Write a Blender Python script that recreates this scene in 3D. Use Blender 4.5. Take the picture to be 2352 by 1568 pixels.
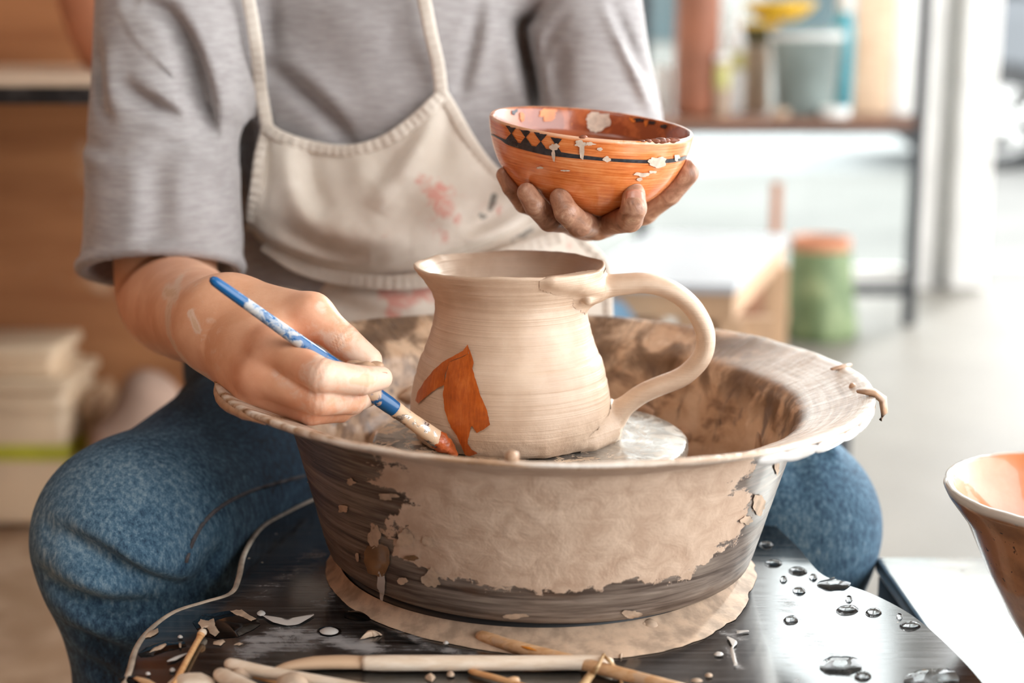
import bpy, math, random
import numpy as np
from mathutils import Vector, Matrix
from mathutils.geometry import delaunay_2d_cdt

for o in list(bpy.data.objects):
    bpy.data.objects.remove(o, do_unlink=True)
scene = bpy.context.scene
C = scene.collection

# ------------------------------------------------------------------ camera
W, H, F = 2352.0, 1568.0, 3400.0        # frame and focal length in pixels
CZ = 0.86                               # camera height above the floor (m)
PITCH = math.radians(11.66)             # looking down
CP, SP = math.cos(PITCH), math.sin(PITCH)
cam_d = bpy.data.cameras.new('camera')
cam = bpy.data.objects.new('camera', cam_d)
C.objects.link(cam)
cam_d.sensor_width = 36.0
cam_d.lens = 36.0 * F / W
cam_d.clip_start = 0.02
cam_d.clip_end = 200
cam.location = (0, 0, CZ)
cam.rotation_euler = (math.pi / 2 - PITCH, 0, 0)
cam_d.dof.use_dof = True
cam_d.dof.focus_distance = 0.885
cam_d.dof.aperture_fstop = 3.8
scene.camera = cam

# ------------------------------------------------------------------ world, light, exposure
world = bpy.data.worlds.new('world')
scene.world = world
world.use_nodes = True
wn = world.node_tree.nodes
bg = wn['Background']
bg.inputs['Color'].default_value = (0.95, 0.98, 1.0, 1)
bg.inputs['Strength'].default_value = 4.6

sun_d = bpy.data.lights.new('sun', 'SUN')
sun_d.energy = 2.2
sun_d.angle = math.radians(3)
sun_d.color = (1.0, 0.98, 0.95)
sun = bpy.data.objects.new('sun', sun_d)
C.objects.link(sun)
sun.rotation_euler = Vector((-1.0, -1.5, -0.74)).to_track_quat('-Z', 'Y').to_euler()

def area_light(name, loc, target, sx, sy, power, col=(1, 1, 1)):
    d = bpy.data.lights.new(name, 'AREA')
    d.shape = 'RECTANGLE'
    d.size, d.size_y, d.energy, d.color = sx, sy, power, col
    o = bpy.data.objects.new(name, d)
    C.objects.link(o)
    o.location = loc
    o.rotation_euler = (Vector(target) - Vector(loc)).to_track_quat('-Z', 'Y').to_euler()
    return o

# added soft fill light under the ceiling, standing for no visible lamp
area_light('unseen_fill_light', (-0.5, -0.4, 2.95), (-0.2, 1.0, 0.6), 1.4, 0.6, 12, (1.0, 0.97, 0.93))

vs = scene.view_settings
vs.view_transform = 'Standard'
vs.look = 'None'
vs.gamma = 1.0
vs.use_curve_mapping = False
vs.exposure = 0.46

# ------------------------------------------------------------------ placing helpers
def at(px, py, Y):
    """world point at distance Y in front of the camera on the line of sight of (px, py)"""
    u, v = (px - W / 2) / F, (H / 2 - py) / F
    d = (u, CP + SP * v, -SP + CP * v)
    s = Y / d[1]
    return np.array((d[0] * s, Y, CZ + d[2] * s))

def on_plane(px, py, z):
    u, v = (px - W / 2) / F, (H / 2 - py) / F
    d = (u, CP + SP * v, -SP + CP * v)
    s = (z - CZ) / d[2]
    return np.array((d[0] * s, d[1] * s, z))

def atl(pts, Y=None):
    return np.array([at(p[0], p[1], p[2] if len(p) > 2 else Y) for p in pts])

# ------------------------------------------------------------------ numpy noise
def _hash(i, j, k, seed):
    n = (i * 374761393 + j * 668265263 + k * 2147483647 + seed * 974634777) & 0xFFFFFFFF
    n = ((n ^ (n >> 13)) * 1274126177) & 0xFFFFFFFF
    n = (n ^ (n >> 16)) & 0xFFFF
    return n.astype(np.float64) / 65535.0

def vnoise(p, seed=0):
    p = np.asarray(p, dtype=np.float64)
    f = np.floor(p)
    i = f.astype(np.int64)
    t = p - f
    t = t * t * (3 - 2 * t)
    r = 0
    for a in (0, 1):
        for b in (0, 1):
            for c in (0, 1):
                w = (t[..., 0] if a else 1 - t[..., 0]) * (t[..., 1] if b else 1 - t[..., 1]) * (t[..., 2] if c else 1 - t[..., 2])
                r = r + w * _hash(i[..., 0] + a, i[..., 1] + b, i[..., 2] + c, seed)
    return r * 2 - 1

def fbm(p, octaves=3, seed=0):
    p = np.asarray(p, dtype=np.float64)
    r, a, s = 0, 0.5, 1.0
    for o in range(octaves):
        r = r + a * vnoise(p * s + 13.7 * o, seed + o)
        a *= 0.5
        s *= 2.03
    return r

# ------------------------------------------------------------------ object helpers
def root_org(o):
    v = Vector((0, 0, 0))
    while o is not None:
        v = v + o.location
        o = o.parent
    return np.array(v)

def tag(o, label=None, cat=None, group=None, kind=None):
    if label: o['label'] = label
    if cat: o['category'] = cat
    if group: o['group'] = group
    if kind: o['kind'] = kind
    return o

def thing(name, loc, label=None, cat=None, group=None):
    o = bpy.data.objects.new(name, None)
    C.objects.link(o)
    o.location = [float(c) for c in loc]
    o.empty_display_size = 0.05
    return tag(o, label, cat, group)

def mk(name, vf, mat, parent=None, org=None, smooth=True, uv=None, attrs=None, label=None, cat=None, group=None, kind=None):
    """one mesh object from world-space verts and faces"""
    v, f = vf[0], vf[1]
    v = np.asarray(v, dtype=np.float64)
    if parent is not None:
        base = root_org(parent)
    elif org is not None:
        base = np.array(org, dtype=float)
    else:
        base = np.array(((v[:, 0].min() + v[:, 0].max()) / 2, (v[:, 1].min() + v[:, 1].max()) / 2, v[:, 2].min()))
    me = bpy.data.meshes.new(name)
    if isinstance(f, np.ndarray):
        n, k = f.shape
        me.vertices.add(len(v))
        me.vertices.foreach_set('co', (v - base).astype(np.float32).ravel())
        me.loops.add(n * k)
        me.loops.foreach_set('vertex_index', f.astype(np.int32).ravel())
        me.polygons.add(n)
        me.polygons.foreach_set('loop_start', np.arange(0, n * k, k, dtype=np.int32))
        me.update(calc_edges=True)
        me.validate()
    else:
        me.from_pydata([tuple(x) for x in (v - base)], [], [tuple(int(i) for i in q) for q in f])
        me.validate()
    if uv is None and len(vf) > 2:
        uv = vf[2]
    if uv is not None:
        lay = me.uv_layers.new(name='UVMap')
        li = np.empty(len(me.loops), dtype=np.int32)
        me.loops.foreach_get('vertex_index', li)
        lay.data.foreach_set('uv', np.asarray(uv, dtype=np.float32)[li].ravel())
    if attrs:
        for an, av in attrs.items():
            a = me.attributes.new(an, 'FLOAT', 'POINT')
            a.data.foreach_set('value', np.asarray(av, dtype=np.float32))
    if smooth:
        me.polygons.foreach_set('use_smooth', np.ones(len(me.polygons), dtype=bool))
    me.materials.append(mat)
    o = bpy.data.objects.new(name, me)
    C.objects.link(o)
    if parent is not None:
        o.parent = parent
    else:
        o.location = [float(c) for c in base]
    return tag(o, label, cat, group, kind)

def join(parts):
    V, Fc, U, n = [], [], [], 0
    has_uv = all(len(p) > 2 for p in parts)
    for p in parts:
        V.append(np.asarray(p[0], float))
        Fc += [tuple(int(i) + n for i in q) for q in p[1]]
        if has_uv: U.append(np.asarray(p[2], float))
        n += len(p[0])
    r = (np.vstack(V), Fc)
    return r + (np.vstack(U),) if has_uv else r

def box(c, s, rz=0.0, bev=0.0, tilt=None):
    """bevelled box, centre c, size s"""
    sx, sy, sz = s[0] / 2, s[1] / 2, s[2] / 2
    b = min(bev, sx * .9, sy * .9, sz * .9)
    if b <= 0:
        v = np.array([(x * sx, y * sy, z * sz) for x in (-1, 1) for y in (-1, 1) for z in (-1, 1)])
        f = [(0, 1, 3, 2), (4, 6, 7, 5), (0, 4, 5, 1), (2, 3, 7, 6), (0, 2, 6, 4), (1, 5, 7, 3)]
    else:
        import bmesh
        bm = bmesh.new()
        bmesh.ops.create_cube(bm, size=1.0)
        for q in bm.verts:
            q.co = (q.co.x * sx * 2, q.co.y * sy * 2, q.co.z * sz * 2)
        bmesh.ops.bevel(bm, geom=list(bm.edges), offset=b, segments=2, profile=0.5, affect='EDGES')
        bm.verts.index_update()
        v = np.array([q.co[:] for q in bm.verts])
        f = [tuple(q.index for q in fc.verts) for fc in bm.faces]
        bm.free()
    if tilt is not None:
        v = v @ np.array(tilt).T
    if rz:
        c_, s_ = math.cos(rz), math.sin(rz)
        v = np.stack((v[:, 0] * c_ - v[:, 1] * s_, v[:, 0] * s_ + v[:, 1] * c_, v[:, 2]), 1)
    return v + np.array(c, float), f

def catmull(pts, n=8, closed=False):
    P = np.asarray(pts, float)
    m = len(P)
    out = []
    segs = m if closed else m - 1
    for i in range(segs):
        if closed:
            p0, p1, p2, p3 = P[(i - 1) % m], P[i], P[(i + 1) % m], P[(i + 2) % m]
        else:
            p1, p2 = P[i], P[i + 1]
            p0 = P[i - 1] if i > 0 else 2 * p1 - p2
            p3 = P[i + 2] if i + 2 < m else 2 * p2 - p1
        for t in np.arange(n) / n:
            out.append(0.5 * (2 * p1 + (p2 - p0) * t + (2 * p0 - 5 * p1 + 4 * p2 - p3) * t * t + (3 * p1 - p0 - 3 * p2 + p3) * t ** 3))
    if not closed:
        out.append(P[-1])
    return np.array(out)

def lathe(prof, n=96, c=(0, 0, 0), disp=None, close=True, M=None):
    """prof: (r, z) list. UV: (angle [rad], arc length). disp(theta, arc, r, z) -> dr, dz"""
    prof = np.asarray(prof, float)
    k = len(prof)
    arc = np.concatenate(([0], np.cumsum(np.hypot(np.diff(prof[:, 0]), np.diff(prof[:, 1])))))
    th = np.arange(n + 1) / n * 2 * math.pi - math.pi
    T, A = np.meshgrid(th, arc, indexing='ij')
    R = np.repeat(prof[None, :, 0], n + 1, 0).copy()
    Z = np.repeat(prof[None, :, 1], n + 1, 0).copy()
    if disp is not None:
        dr, dz = disp(T, A, R, Z)
        R, Z = R + dr, Z + dz
    V = np.stack((R * np.sin(T), -R * np.cos(T), Z), -1).reshape(-1, 3)   # theta = 0 faces the camera (-Y)
    if M is not None:
        V = V @ np.array(M).T
    V = V + np.array(c, float)
    I, J = np.meshgrid(np.arange(n), np.arange(k - 1), indexing='ij')
    a = (I * k + J).ravel()
    f = np.stack((a, a + k, a + k + 1, a + 1), 1)
    uv = np.stack((T.ravel(), A.ravel()), 1)
    return V, f, uv

def tube(path, rad, n=12, flat=1.0, up=(0, 0, 1), cap=True, square=0.0):
    """sweep an ellipse (rad along side, rad*flat along up) along path"""
    P = np.asarray(path, float)
    m = len(P)
    rad = np.broadcast_to(np.asarray(rad, float), (m,)) if np.ndim(rad) < 2 else np.asarray(rad, float)
    flat = np.broadcast_to(np.asarray(flat, float), (m,))
    T = np.gradient(P, axis=0)
    T /= np.linalg.norm(T, axis=1)[:, None] + 1e-12
    up = np.array(up, float)
    V = []
    prev = None
    for i in range(m):
        u = up - T[i] * up.dot(T[i])
        if np.linalg.norm(u) < 0.15:
            u = prev if prev is not None else np.cross(T[i], (1, 0, 0))
            u = u - T[i] * u.dot(T[i])
        u /= np.linalg.norm(u)
        prev = u
        s = np.cross(T[i], u)
        a = np.arange(n) / n * 2 * math.pi
        ca, sa = np.cos(a), np.sin(a)
        if square > 0:
            e = 1 - 0.55 * square
            ca, sa = np.sign(ca) * np.abs(ca) ** e, np.sign(sa) * np.abs(sa) ** e
        V.append(P[i] + np.outer(ca * rad[i], s) + np.outer(sa * rad[i] * flat[i], u))
    V = np.vstack(V)
    f = []
    for i in range(m - 1):
        for j in range(n):
            f.append((i * n + j, i * n + (j + 1) % n, (i + 1) * n + (j + 1) % n, (i + 1) * n + j))
    uv = np.stack((np.tile(np.arange(n) / n, m), np.repeat(np.concatenate(([0], np.cumsum(np.linalg.norm(np.diff(P, axis=0), axis=1)))), n)), 1)
    if cap:
        nv = len(V)
        V = np.vstack((V, P[0] - T[0] * rad[0] * min(flat[0], 1) * .5, P[-1] + T[-1] * rad[-1] * min(flat[-1], 1) * .5))
        uv = np.vstack((uv, uv[0], uv[-1]))
        for j in range(n):
            f.append((nv, (j + 1) % n, j))
            f.append((nv + 1, (m - 1) * n + j, (m - 1) * n + (j + 1) % n))
    return V, f, uv

def prism(outline, z0, z1, bev=0.0):
    """vertical prism from an XY outline (counter-clockwise)"""
    P = np.asarray(outline, float)[:, :2]
    n = len(P)
    rings = [(P, z0), (P, z1 - bev)]
    if bev > 0:
        c = P.mean(0)
        d = P - c
        rings.append((c + d * (1 - bev / (np.linalg.norm(d, axis=1)[:, None])), z1))
    V = np.vstack([np.column_stack((q, np.full(n, z))) for q, z in rings])
    f = [tuple(range(n))[::-1]]
    for r in range(len(rings) - 1):
        for j in range(n):
            f.append((r * n + j, r * n + (j + 1) % n, (r + 1) * n + (j + 1) % n, (r + 1) * n + j))
    k = (len(rings) - 1) * n
    f.append(tuple(range(k, k + n)))
    return V, f

def inside(poly, pts):
    poly = np.asarray(poly, float)
    x, y = pts[:, 0], pts[:, 1]
    r = np.zeros(len(pts), bool)
    j = len(poly) - 1
    for i in range(len(poly)):
        xi, yi, xj, yj = poly[i][0], poly[i][1], poly[j][0], poly[j][1]
        c = ((yi > y) != (yj > y)) & (x < (xj - xi) * (y - yi) / (yj - yi + 1e-12) + xi)
        r ^= c
        j = i
    return r

def fill2d(poly, step):
    """triangulated polygon with inner grid points; returns 2D verts, faces, is_border flags"""
    poly = np.asarray(poly, float)
    lo, hi = poly.min(0), poly.max(0)
    gx, gy = np.meshgrid(np.arange(lo[0] + step / 2, hi[0], step), np.arange(lo[1] + step / 2, hi[1], step))
    g = np.column_stack((gx.ravel(), gy.ravel()))
    g = g[inside(poly, g)]
    if len(g):
        dmin = np.min(np.linalg.norm(g[:, None, :] - poly[None, :, :], axis=2), axis=1)
        g = g[dmin > step * .45]
    V = [Vector(p) for p in poly] + [Vector(p) for p in g]
    n = len(poly)
    r = delaunay_2d_cdt(V, [], [list(range(n))], 1, 1e-9)
    v2 = np.array([p[:] for p in r[0]])
    return v2, [tuple(q) for q in r[2]]

def seg_dist(P, pts):
    """distance of 2D points P to polyline pts, and parameter 0..1 along it"""
    pts = np.asarray(pts, float)
    L = np.concatenate(([0], np.cumsum(np.linalg.norm(np.diff(pts, axis=0), axis=1))))
    best = np.full(P.shape[:-1], 1e9)
    par = np.zeros(P.shape[:-1])
    for i in range(len(pts) - 1):
        a, b = pts[i], pts[i + 1]
        ab = b - a
        t = np.clip(((P - a) @ ab) / (ab @ ab + 1e-15), 0, 1)
        d = np.linalg.norm(P - (a + t[..., None] * ab), axis=-1)
        m = d < best
        best = np.where(m, d, best)
        par = np.where(m, (L[i] + t * (L[i + 1] - L[i])) / L[-1], par)
    return best, par

# ------------------------------------------------------------------ implicit surfaces
class Field:
    def __init__(self, lo, hi, h):
        self.h = h
        self.lo = np.array(lo, float)
        self.n = np.ceil((np.array(hi, float) - self.lo) / h).astype(int) + 1
        self.ax = [(self.lo[i] + np.arange(self.n[i]) * h).astype(np.float32) for i in range(3)]
        self.d = np.full(self.n, 1.0, np.float32)

    def new(self):
        return np.full(self.n, 1.0, np.float32)

    def _sl(self, lo, hi):
        i0 = np.clip(np.floor((np.array(lo) - self.lo) / self.h).astype(int), 0, self.n)
        i1 = np.clip(np.ceil((np.array(hi) - self.lo) / self.h).astype(int) + 1, 0, self.n)
        return tuple(slice(int(a), int(b)) for a, b in zip(i0, i1))

    def cap(self, D, a, b, ra, rb, k=0.004, sq=None, s=1.0):
        """tapered capsule smooth-unioned into D; sq = flattening axis, s = factor"""
        a, b = np.array(a, float), np.array(b, float)
        m = max(ra, rb) * max(1, 1 / s if s < 1 else s) + k + 3 * self.h
        sl = self._sl(np.minimum(a, b) - m, np.maximum(a, b) + m)
        X = self.ax[0][sl[0]][:, None, None]
        Y = self.ax[1][sl[1]][None, :, None]
        Z = self.ax[2][sl[2]][None, None, :]
        if X.size == 0 or Y.size == 0 or Z.size == 0:
            return
        ab = b - a
        L2 = float(ab @ ab) + 1e-12
        qx, qy, qz = X - a[0], Y - a[1], Z - a[2]
        t = np.clip((qx * ab[0] + qy * ab[1] + qz * ab[2]) / L2, 0, 1)
        qx, qy, qz = qx - t * ab[0], qy - t * ab[1], qz - t * ab[2]
        if sq is not None:
            nn = np.array(sq, float)
            nn /= np.linalg.norm(nn)
            w = (qx * nn[0] + qy * nn[1] + qz * nn[2]) * (1 / s - 1)
            qx, qy, qz = qx + w * nn[0], qy + w * nn[1], qz + w * nn[2]
        dd = (np.sqrt(qx * qx + qy * qy + qz * qz) - (ra + (rb - ra) * t)).astype(np.float32)
        self.smin(D, dd, k, sl)

    def smin(self, D, dd, k, sl=(slice(None),) * 3):
        o = D[sl]
        hh = np.maximum(k - np.abs(o - dd), 0) / k
        D[sl] = np.minimum(o, dd) - hh * hh * k * 0.25

    def chain(self, D, pts, rads, k=0.003):
        for i in range(len(pts) - 1):
            self.cap(D, pts[i], pts[i + 1], rads[i], rads[i + 1], k)

    def mesh(self, D):
        return surfnets(D, self.lo, self.h)

def surfnets(d, lo, h):
    neg = d < 0
    c = np.zeros(tuple(s - 1 for s in d.shape), np.int8)
    for a in (0, 1):
        for b in (0, 1):
            for e in (0, 1):
                c += neg[a:a + c.shape[0], b:b + c.shape[1], e:e + c.shape[2]]
    act = (c > 0) & (c < 8)
    idx = np.argwhere(act)
    num = np.full(c.shape, -1, np.int64)
    num[act] = np.arange(len(idx))
    acc = np.zeros((len(idx), 3))
    cnt = np.zeros(len(idx))
    corners = [(a, b, e) for a in (0, 1) for b in (0, 1) for e in (0, 1)]
    for p in corners:
        for axis in range(3):
            if p[axis] == 0:
                q = list(p)
                q[axis] = 1
                v0 = d[idx[:, 0] + p[0], idx[:, 1] + p[1], idx[:, 2] + p[2]]
                v1 = d[idx[:, 0] + q[0], idx[:, 1] + q[1], idx[:, 2] + q[2]]
                m = (v0 < 0) != (v1 < 0)
                t = np.where(m, v0 / np.where(m, v0 - v1, 1), 0)
                pt = np.tile(np.array(p, float), (len(idx), 1))
                pt[:, axis] += t
                acc[m] += pt[m]
                cnt[m] += 1
    V = (idx + acc / cnt[:, None]) * h + lo
    Fq = []
    for axis in range(3):
        a1, a2 = (axis + 1) % 3, (axis + 2) % 3
        s0 = [slice(None)] * 3
        s1 = [slice(None)] * 3
        s0[axis], s1[axis] = slice(0, -1), slice(1, None)
        n0, n1 = neg[tuple(s0)], neg[tuple(s1)]
        e = np.argwhere(n0 != n1)
        ok = (e[:, a1] > 0) & (e[:, a2] > 0) & (e[:, a1] < d.shape[a1] - 1) & (e[:, a2] < d.shape[a2] - 1)
        e = e[ok]
        def cell(o1, o2):
            w = e.copy()
            w[:, a1] += o1
            w[:, a2] += o2
            return num[w[:, 0], w[:, 1], w[:, 2]]
        q = np.stack((cell(-1, -1), cell(0, -1), cell(0, 0), cell(-1, 0)), 1)
        flip = ~n0[e[:, 0], e[:, 1], e[:, 2]]
        q[flip] = q[flip][:, ::-1]
        Fq.append(q)
    return V, np.vstack(Fq)

# ------------------------------------------------------------------ material helpers
def lin(c):
    r = []
    for x in c[:3]:
        x = x / 255.0
        r.append(x / 12.92 if x <= 0.04045 else ((x + 0.055) / 1.055) ** 2.4)
    return (r[0], r[1], r[2], 1.0)

class Mat:
    def __init__(self, name, rough=0.6, col=None, spec=None, metal=0.0):
        self.m = bpy.data.materials.new(name)
        self.m.use_nodes = True
        self.nt = self.m.node_tree
        self.b = self.nt.nodes['Principled BSDF']
        self.set('Roughness', rough)
        self.set('Metallic', metal)
        if col is not None: self.set('Base Color', lin(col))
        if spec is not None: self.set('Specular IOR Level', spec)

    def set(self, name, v):
        s = self.b.inputs[name]
        if isinstance(v, bpy.types.NodeSocket): self.nt.links.new(v, s)
        else: s.default_value = v
        return self

    def node(self, t): return self.nt.nodes.new(t)

    def put(self, s, v):
        if isinstance(v, bpy.types.NodeSocket): self.nt.links.new(v, s)
        elif v is not None: s.default_value = v

    def co(self, kind='Object'):
        if kind == 'UV': return self.node('ShaderNodeTexCoord').outputs['UV']
        return self.node('ShaderNodeTexCoord').outputs[kind]

    def map(self, vec, scale=(1, 1, 1), loc=(0, 0, 0), rot=(0, 0, 0)):
        n = self.node('ShaderNodeMapping')
        self.put(n.inputs['Vector'], vec)
        n.inputs['Scale'].default_value = scale
        n.inputs['Location'].default_value = loc
        n.inputs['Rotation'].default_value = rot
        return n.outputs[0]

    def noise(self, vec, scale=5, detail=4, rough=0.55, dist=0.0):
        n = self.node('ShaderNodeTexNoise')
        self.put(n.inputs['Vector'], vec)
        n.inputs['Scale'].default_value = scale
        n.inputs['Detail'].default_value = detail
        n.inputs['Roughness'].default_value = rough
        n.inputs['Distortion'].default_value = dist
        return n.outputs[0]

    def voro(self, vec, scale=5, feature='F1', out='Distance'):
        n = self.node('ShaderNodeTexVoronoi')
        n.feature = feature
        self.put(n.inputs['Vector'], vec)
        n.inputs['Scale'].default_value = scale
        return n.outputs[out]

    def ramp(self, fac, stops, interp='LINEAR'):
        n = self.node('ShaderNodeValToRGB')
        n.color_ramp.interpolation = interp
        el = n.color_ramp.elements
        while len(el) < len(stops): el.new(0.5)
        for e, (p, c) in zip(el, stops):
            e.position = p
            e.color = (c, c, c, 1) if np.isscalar(c) else lin(c)
        self.put(n.inputs['Fac'], fac)
        return n.outputs['Color']

    def step(self, fac, a, b):
        """smooth 0..1 between a and b (a may be > b)"""
        n = self.node('ShaderNodeMapRange')
        n.interpolation_type = 'SMOOTHSTEP'
        self.put(n.inputs['Value'], fac)
        n.inputs['From Min'].default_value = a
        n.inputs['From Max'].default_value = b
        return n.outputs[0]

    def mix(self, fac, a, b):
        n = self.node('ShaderNodeMix')
        n.data_type = 'RGBA'
        self.put(n.inputs[0], fac)
        for s, v in ((n.inputs[6], a), (n.inputs[7], b)):
            if isinstance(v, (tuple, list)) and max(v) > 1.001: v = lin(v)
            self.put(s, v)
        return n.outputs[2]

    def math(self, op, a, b=None, c=None):
        n = self.node('ShaderNodeMath')
        n.operation = op
        self.put(n.inputs[0], a)
        if b is not None: self.put(n.inputs[1], b)
        if c is not None: self.put(n.inputs[2], c)
        return n.outputs[0]

    def xyz(self, vec):
        n = self.node('ShaderNodeSeparateXYZ')
        self.put(n.inputs[0], vec)
        return n.outputs

    def attr(self, name):
        n = self.node('ShaderNodeAttribute')
        n.attribute_name = name
        return n.outputs['Fac']

    def bump(self, h, strength=0.3, dist=0.002, normal=None):
        n = self.node('ShaderNodeBump')
        n.inputs['Strength'].default_value = strength
        n.inputs['Distance'].default_value = dist
        self.put(n.inputs['Height'], h)
        if normal is not None: self.put(n.inputs['Normal'], normal)
        self.set('Normal', n.outputs[0])
        return n.outputs[0]

def plain(name, col, rough=0.6, var=0.12, scale=20, metal=0.0, bump=0.0, spec=None, col2=None):
    """simple mottled procedural material"""
    M = Mat(name, rough, metal=metal, spec=spec)
    n = M.noise(M.co(), scale, 4)
    c2 = col2 if col2 is not None else tuple(max(0, x * (1 - var)) for x in col)
    M.set('Base Color', M.mix(M.step(n, 0.3, 0.7), c2, col))
    if bump: M.bump(n, bump, 0.002)
    return M.m

# ================================================================== THE SETTING
DECK = 0.523           # height of the wheel's deck
WX, WY = 0.0150, 0.920 # wheel axis

# ---- materials of the room
def mat_floor():
    M = Mat('floor_concrete', 0.38)
    o = M.co()
    n = M.noise(o, 1.3, 6, 0.6)
    n2 = M.noise(o, 14, 5, 0.65)
    x = M.xyz(o)
    warm = M.step(x[0], 0.2, -0.6)            # sandy boards on the left half, grey concrete on the right half
    grey = M.mix(M.step(n, 0.3, 0.7), (118, 113, 105), (138, 133, 124))
    sand = M.mix(M.step(n2, 0.35, 0.7), (158, 128, 102), (192, 164, 138))
    M.set('Base Color', M.mix(warm, grey, sand))
    M.set('Roughness', M.math('MULTIPLY_ADD', n2, 0.25, 0.36))
    M.set('Specular IOR Level', 0.35)
    M.bump(n2, 0.1, 0.002)
    return M.m

def mat_ply():
    M = Mat('plywood', 0.65)
    o = M.co()
    g = M.noise(M.map(o, (1.0, 1.0, 9.0)), 2.2, 5, 0.6, 0.4)
    s = M.noise(o, 9, 5, 0.65)
    c = M.mix(M.step(g, 0.3, 0.75), (150, 96, 58), (182, 126, 82))
    c = M.mix(M.math('MULTIPLY', M.step(s, 0.62, 0.74), 0.55), c, (214, 186, 156))
    M.set('Base Color', c)
    return M.m

MAT_FLOOR, MAT_PLY = mat_floor(), mat_ply()
MAT_WHITEWALL = plain('white_plaster', (226, 224, 220), 0.7, 0.05, 8)
MAT_DARKWALL = plain('dark_grey_wall', (92, 90, 88), 0.8, 0.1, 5)
MAT_CEIL = plain('ceiling_paint', (150, 140, 130), 0.8, 0.1, 4)
MAT_FRAME = plain('white_window_frame', (222, 219, 214), 0.45, 0.06, 6)
MAT_DARKFRAME = plain('grey_window_gasket', (150, 150, 146), 0.5, 0.1, 20)
MAT_BLACKSTEEL = plain('black_steel', (38, 40, 44), 0.45, 0.2, 30)
MAT_PAVE = plain('pale_paving', (112, 111, 107), 0.8, 0.1, 1.2)
MAT_ROAD = plain('grey_asphalt', (138, 140, 140), 0.85, 0.1, 3)
MAT_FACADE = plain('pale_facade', (150, 150, 146), 0.8, 0.1, 0.7)
MAT_KERB = plain('kerb_stone', (140, 138, 132), 0.8, 0.1, 3)

def glass_mat():
    M = Mat('window_glass', 0.02)
    t = M.node('ShaderNodeBsdfTransparent')
    g = M.node('ShaderNodeBsdfGlossy')
    g.inputs['Roughness'].default_value = 0.02
    n = M.noise(M.co(), 3, 2)
    fr = M.node('ShaderNodeFresnel')
    fr.inputs['IOR'].default_value = 1.25
    mx = M.node('ShaderNodeMixShader')
    M.nt.links.new(fr.outputs[0], mx.inputs[0])
    t.inputs['Color'].default_value = (0.94, 0.96, 0.95, 1)
    M.nt.links.new(t.outputs[0], mx.inputs[1])
    M.nt.links.new(g.outputs[0], mx.inputs[2])
    M.nt.links.new(mx.outputs[0], M.nt.nodes['Material Output'].inputs[0])
    return M.m
MAT_GLASS = glass_mat()

YB = 5.15     # plane of the shop window
YP = 2.75     # plywood partition on the left
def struct(name, vf, mat, label=None, parent=None):
    o = mk(name, vf, mat, parent=parent, smooth=False)
    if parent is None:
        tag(o, label, None, None, 'structure')
    return o

struct('floor', box((0.2, 1.6, -0.02), (6.4, 7.2, 0.04)), MAT_FLOOR, 'pale grey concrete workshop floor, sandy towards the plywood partition')
struct('ceiling', box((0.2, 1.6, 3.14), (6.4, 7.2, 0.08)), MAT_CEIL, 'ceiling of the workshop, above the picture')
struct('wall_left', box((-2.63, 0.4, 1.55), (0.06, 4.76, 3.1)), MAT_PLY, 'plywood side wall of the workshop, outside the picture')
struct('wall_partition', box((-1.4, YP + 0.02, 0.65), (2.46, 0.04, 1.3)), MAT_PLY, 'brown plywood partition behind the work table and the tubs')
struct('reflection_wall', box((-1.4, YP + 0.05, 2.2), (2.46, 0.04, 1.8)), MAT_DARKWALL, 'added unseen dark grey wall over the plywood partition, greying the deck reflection')  # added out of view, dark grey to keep brown out of the deck reflection
struct('wall_return', box((-0.19, (YP + YB) / 2 + 0.02, 1.55), (0.04, YB - YP - 0.04, 3.1)), MAT_WHITEWALL, 'white return wall from the partition to the shop window')
struct('light_block_wall', box((-0.55, -1.93, 1.55), (4.1, 0.06, 3.1)), MAT_DARKWALL, 'added unseen dark wall behind the camera, blocking light from the front')  # added out of view to cut front light and its bounce
# wall over the left window (dark reflection on the deck) ; the right bay is open to its head
struct('wall_back', box((0.36, YB + 0.05, 2.55), (1.06, 0.1, 1.1)), MAT_WHITEWALL, 'white wall panel above the left shop window')

def window_frame(name, x0, x1, z0, z1, label, mull=(), pane=True):
    o = struct(name, box(((x0 + x1) / 2, YB + 0.03, z0 - 0.02), (x1 - x0, 0.06, 0.04)), MAT_FRAME, label)
    xs = [x0] + list(mull) + [x1]
    for x in xs:
        struct('window_post', box((x, YB + 0.03, (z0 + z1) / 2), (0.05, 0.06, z1 - z0)), MAT_FRAME, parent=o)
    struct('window_head', box(((x0 + x1) / 2, YB + 0.03, z1), (x1 - x0, 0.06, 0.05)), MAT_FRAME, parent=o)
    if pane:
        for a, b in zip(xs[:-1], xs[1:]):
            struct('window_pane', box(((a + b) / 2, YB + 0.03, (z0 + z1) / 2), (b - a - 0.05, 0.006, z1 - z0)), MAT_GLASS, parent=o)
    return o

xa = at(2180, 330, YB)[0]; xb = at(2262, 330, YB)[0]
window_frame('window_1', -0.15, xa - 0.01, 0.06, 1.98, 'white framed shop window behind the tall shelf rack', (0.05,))
w2 = window_frame('window_2', 0.93, xa - 0.01, 2.05, 3.05, 'white framed transom light over the shop window, above the picture')
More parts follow.
